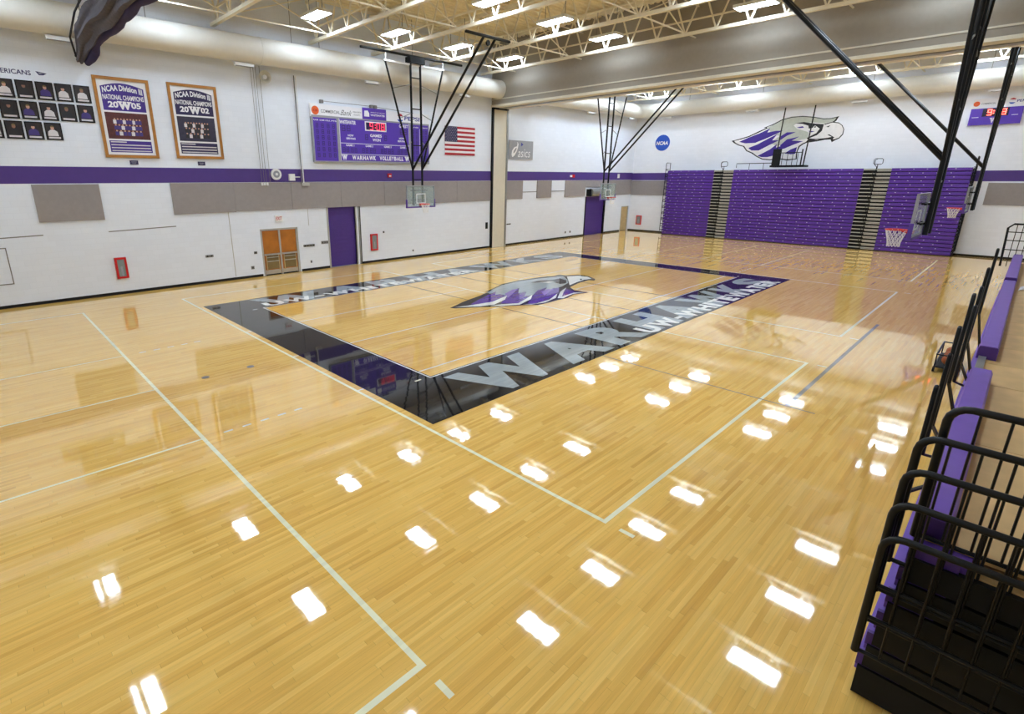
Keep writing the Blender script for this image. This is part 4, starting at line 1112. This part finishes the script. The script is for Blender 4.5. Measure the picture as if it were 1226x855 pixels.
# top benches and plywood deck
ZS = 1.80
def bench(x0, x1, dz):
    mb = MB(); prof = [(-12.90, 0), (-12.90, .13 + dz), (-12.92, .18 + dz), (-13.11, .18 + dz), (-13.13, .13 + dz), (-13.13, 0)]
    n = len(prof); vs = [(x0, py, ZS - .18 + pz) for py, pz in prof] + [(x1, py, ZS - .18 + pz) for py, pz in prof]
    mb.add(vs, [tuple(range(n)), tuple(range(2 * n - 1, n - 1, -1))] + [(i, (i + 1) % n, n + (i + 1) % n, n + i) for i in range(n)])
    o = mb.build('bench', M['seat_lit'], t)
    box(x0 - .01, x0, -13.12, -12.91, ZS - .17, ZS - .01 + dz).build('bench_end_cap', M['seat_shaded'], o)
bench(-11.0, -6.15, 0); bench(-4.85, 3.15, .03); bench(3.15, 9.2, .10)
box(-6.15, -4.85, -13.02, -12.93, ZS - .18, ZS - .13).build('bench_rail', M['steel'], t)
pw = MB().box(0, 1.19, -16.8, -12.94, 1.59, 1.62).mesh('plywood_deck', M['wooddeck'])
for k in range(17): inst('plywood_deck', pw, t, (-11.05 + 1.2 * k, 0, 0))
# nested end rails
def rail(i):
    x = -11.42 + .09 * i; yf = [-12.79, -12.79, -12.80, -12.82, -12.93][i]; zt = 1.74 + rise * i; zb = zt - 1.12; ye = -14.35 - .05 * i
    R_ = .028
    pts = [(x, yf, zb)]
    pts += [(x, yf, zt - .12)] + [(x, yf - .12 + .12 * math.cos(a), zt - .12 + .12 * math.sin(a)) for a in [math.pi / 8 * k for k in range(1, 5)]]
    pts += [(x, ye + .12, zt)] + [(x, ye + .12 - .12 * math.sin(a), zt - .12 + .12 * math.cos(a)) for a in [math.pi / 8 * k for k in range(1, 5)]] + [(x, ye, zb)]
    o = MB().tube(pts, R_, 10).build('end_guard_rail', M['iron'], t)
    for z in (zb + .02, zb + .36) if i < 2 else (zb + .02,): MB().tube([(x, yf, z), (x, ye, z)], .018, 8).build('cross_rail', M['iron'], o)
    n = 10
    bal = MB().tube([(0, 0, zb + .02), (0, 0, zt)], .009, 6).mesh('baluster', M['iron'])
    for k in range(1, n): inst('baluster', bal, o, (x, yf + (ye - yf) * k / n, 0))
for i in range(5): rail(i)
box(E1 - .35, E1 - .02, -16.8, -14.4, .02, 1.3).build('end_shade_box', M['black'], t)  # black box added to darken the shaded end behind the rails
# looped aisle handrails along the front
for (xt, zt) in ((-10.49, 2.68), (-9.8, 2.8), (-9.46, 2.99), (-8.42, 3.15), (-7.11, 2.81), (-6.83, 3.01), (-6.35, 3.19), (-4.75, 3.3)):
    y = -12.80
    zl = max(1.7, zt - 1.0)
    MB().bar((xt, y, zl), (xt + .25, -12.91, 1.7), .024).tube([(xt, y, zl), (xt, y, zt - .05), (xt + .015, y, zt - .01), (xt + .035, y, zt), (xt + .055, y, zt - .01), (xt + .07, y, zt - .05), (xt + .07, y, zt - .36), (xt + .05, y, zt - .40), (xt + .005, y, zt - .42)], .018, 8).build('aisle_handrail', M['iron'], t)
# far end guard
o = MB().tube([(9.0, -12.66, 1.5), (9.0, -12.60, 2.75), (9.0, -12.72, 2.88), (9.0, -14.6, 2.88)], .03, 8).build('far_guard_rail', M['iron'], t)
for z in (1.75, 2.05, 2.35, 2.62): MB().tube([(9.0, -12.62, z), (9.0, -14.6, z)], .016, 6).build('cross_rail', M['iron'], o)
bal = MB().tube([(9.0, 0, 1.5), (9.0, 0, 2.88)], .010, 6).mesh('baluster', M['iron'])
for k in range(1, 14): inst('baluster', bal, o, (0, -12.66 - .14 * k, 0))
tg = thing('paper_scrap', 'crumpled white scrap lying on the plywood deck by the bench', 'litter', (3.0, -13.25, 1.625))
MB().add([(2.9, -13.2, 1.625), (3.2, -13.22, 1.68), (3.25, -13.38, 1.628), (2.95, -13.36, 1.70), (3.08, -13.30, 1.74)], [(0, 1, 4), (1, 2, 4), (2, 3, 4), (3, 0, 4), (0, 3, 2, 1)]).build('sheet', M['paper'], tg)

# ------------------------------------------------------------------ ball rack on the floor
t = thing('ball_rack', 'low black wheeled ball rack on the floor behind the handrails', 'rack', (.4, -12.45, 0))
for yq in (-12.62, -12.22):
    MB().tube([(-.2, yq, .12), (1.2, yq, .12)], .02, 8).tube([(-.2, yq, .42), (1.2, yq, .42)], .02, 8).build('side_rail', M['iron'], t)
for xq in (-.2, 1.2):
    MB().tube([(xq, -12.62, .12), (xq, -12.62, .42), (xq, -12.22, .42), (xq, -12.22, .12)], .02, 8, closed=True).build('end_frame', M['iron'], t)
    for yq in (-12.62, -12.22): MB().disc((xq, yq - .02, .06), (0, 1, 0), 0, .06, .04, 14).build('caster', M['black'], t)
MB().box(-.2, 1.2, -12.6, -12.24, .12, .14).build('shelf', M['black'], t)
wh = ['nearest the camera', 'in the middle', 'at the far end']
for k in range(3):
    c = Vector((.06 + .46 * k, -12.42, .14 + .12))
    b_ = thing('basketball', 'brown orange basketball in the low rack, ' + wh[k], 'ball', (c.x, c.y, .14), 'basketballs in the rack')
    prof = [(.12 * math.sin(math.pi * q / 12) + (1e-4 if q in (0, 12) else 0), -.12 * math.cos(math.pi * q / 12)) for q in range(13)]
    MB().lathe(c, prof, 20).build('cover', M['ball'], b_)
    for ax in ((1, 0, 0), (0, 1, 0)):
        a_ = Vector(ax); u_ = a_.cross(Vector((0, 0, 1))); 
        MB().tube([c + (u_ * math.cos(q) + Vector((0, 0, 1)) * math.sin(q)) * .119 for q in [2 * math.pi * s_ / 24 for s_ in range(24)]], .004, 4, closed=True).build('seam', M['black'], b_)

# clean helper properties
for o in bpy.data.objects:
    if '_o' in o.keys(): del o['_o']
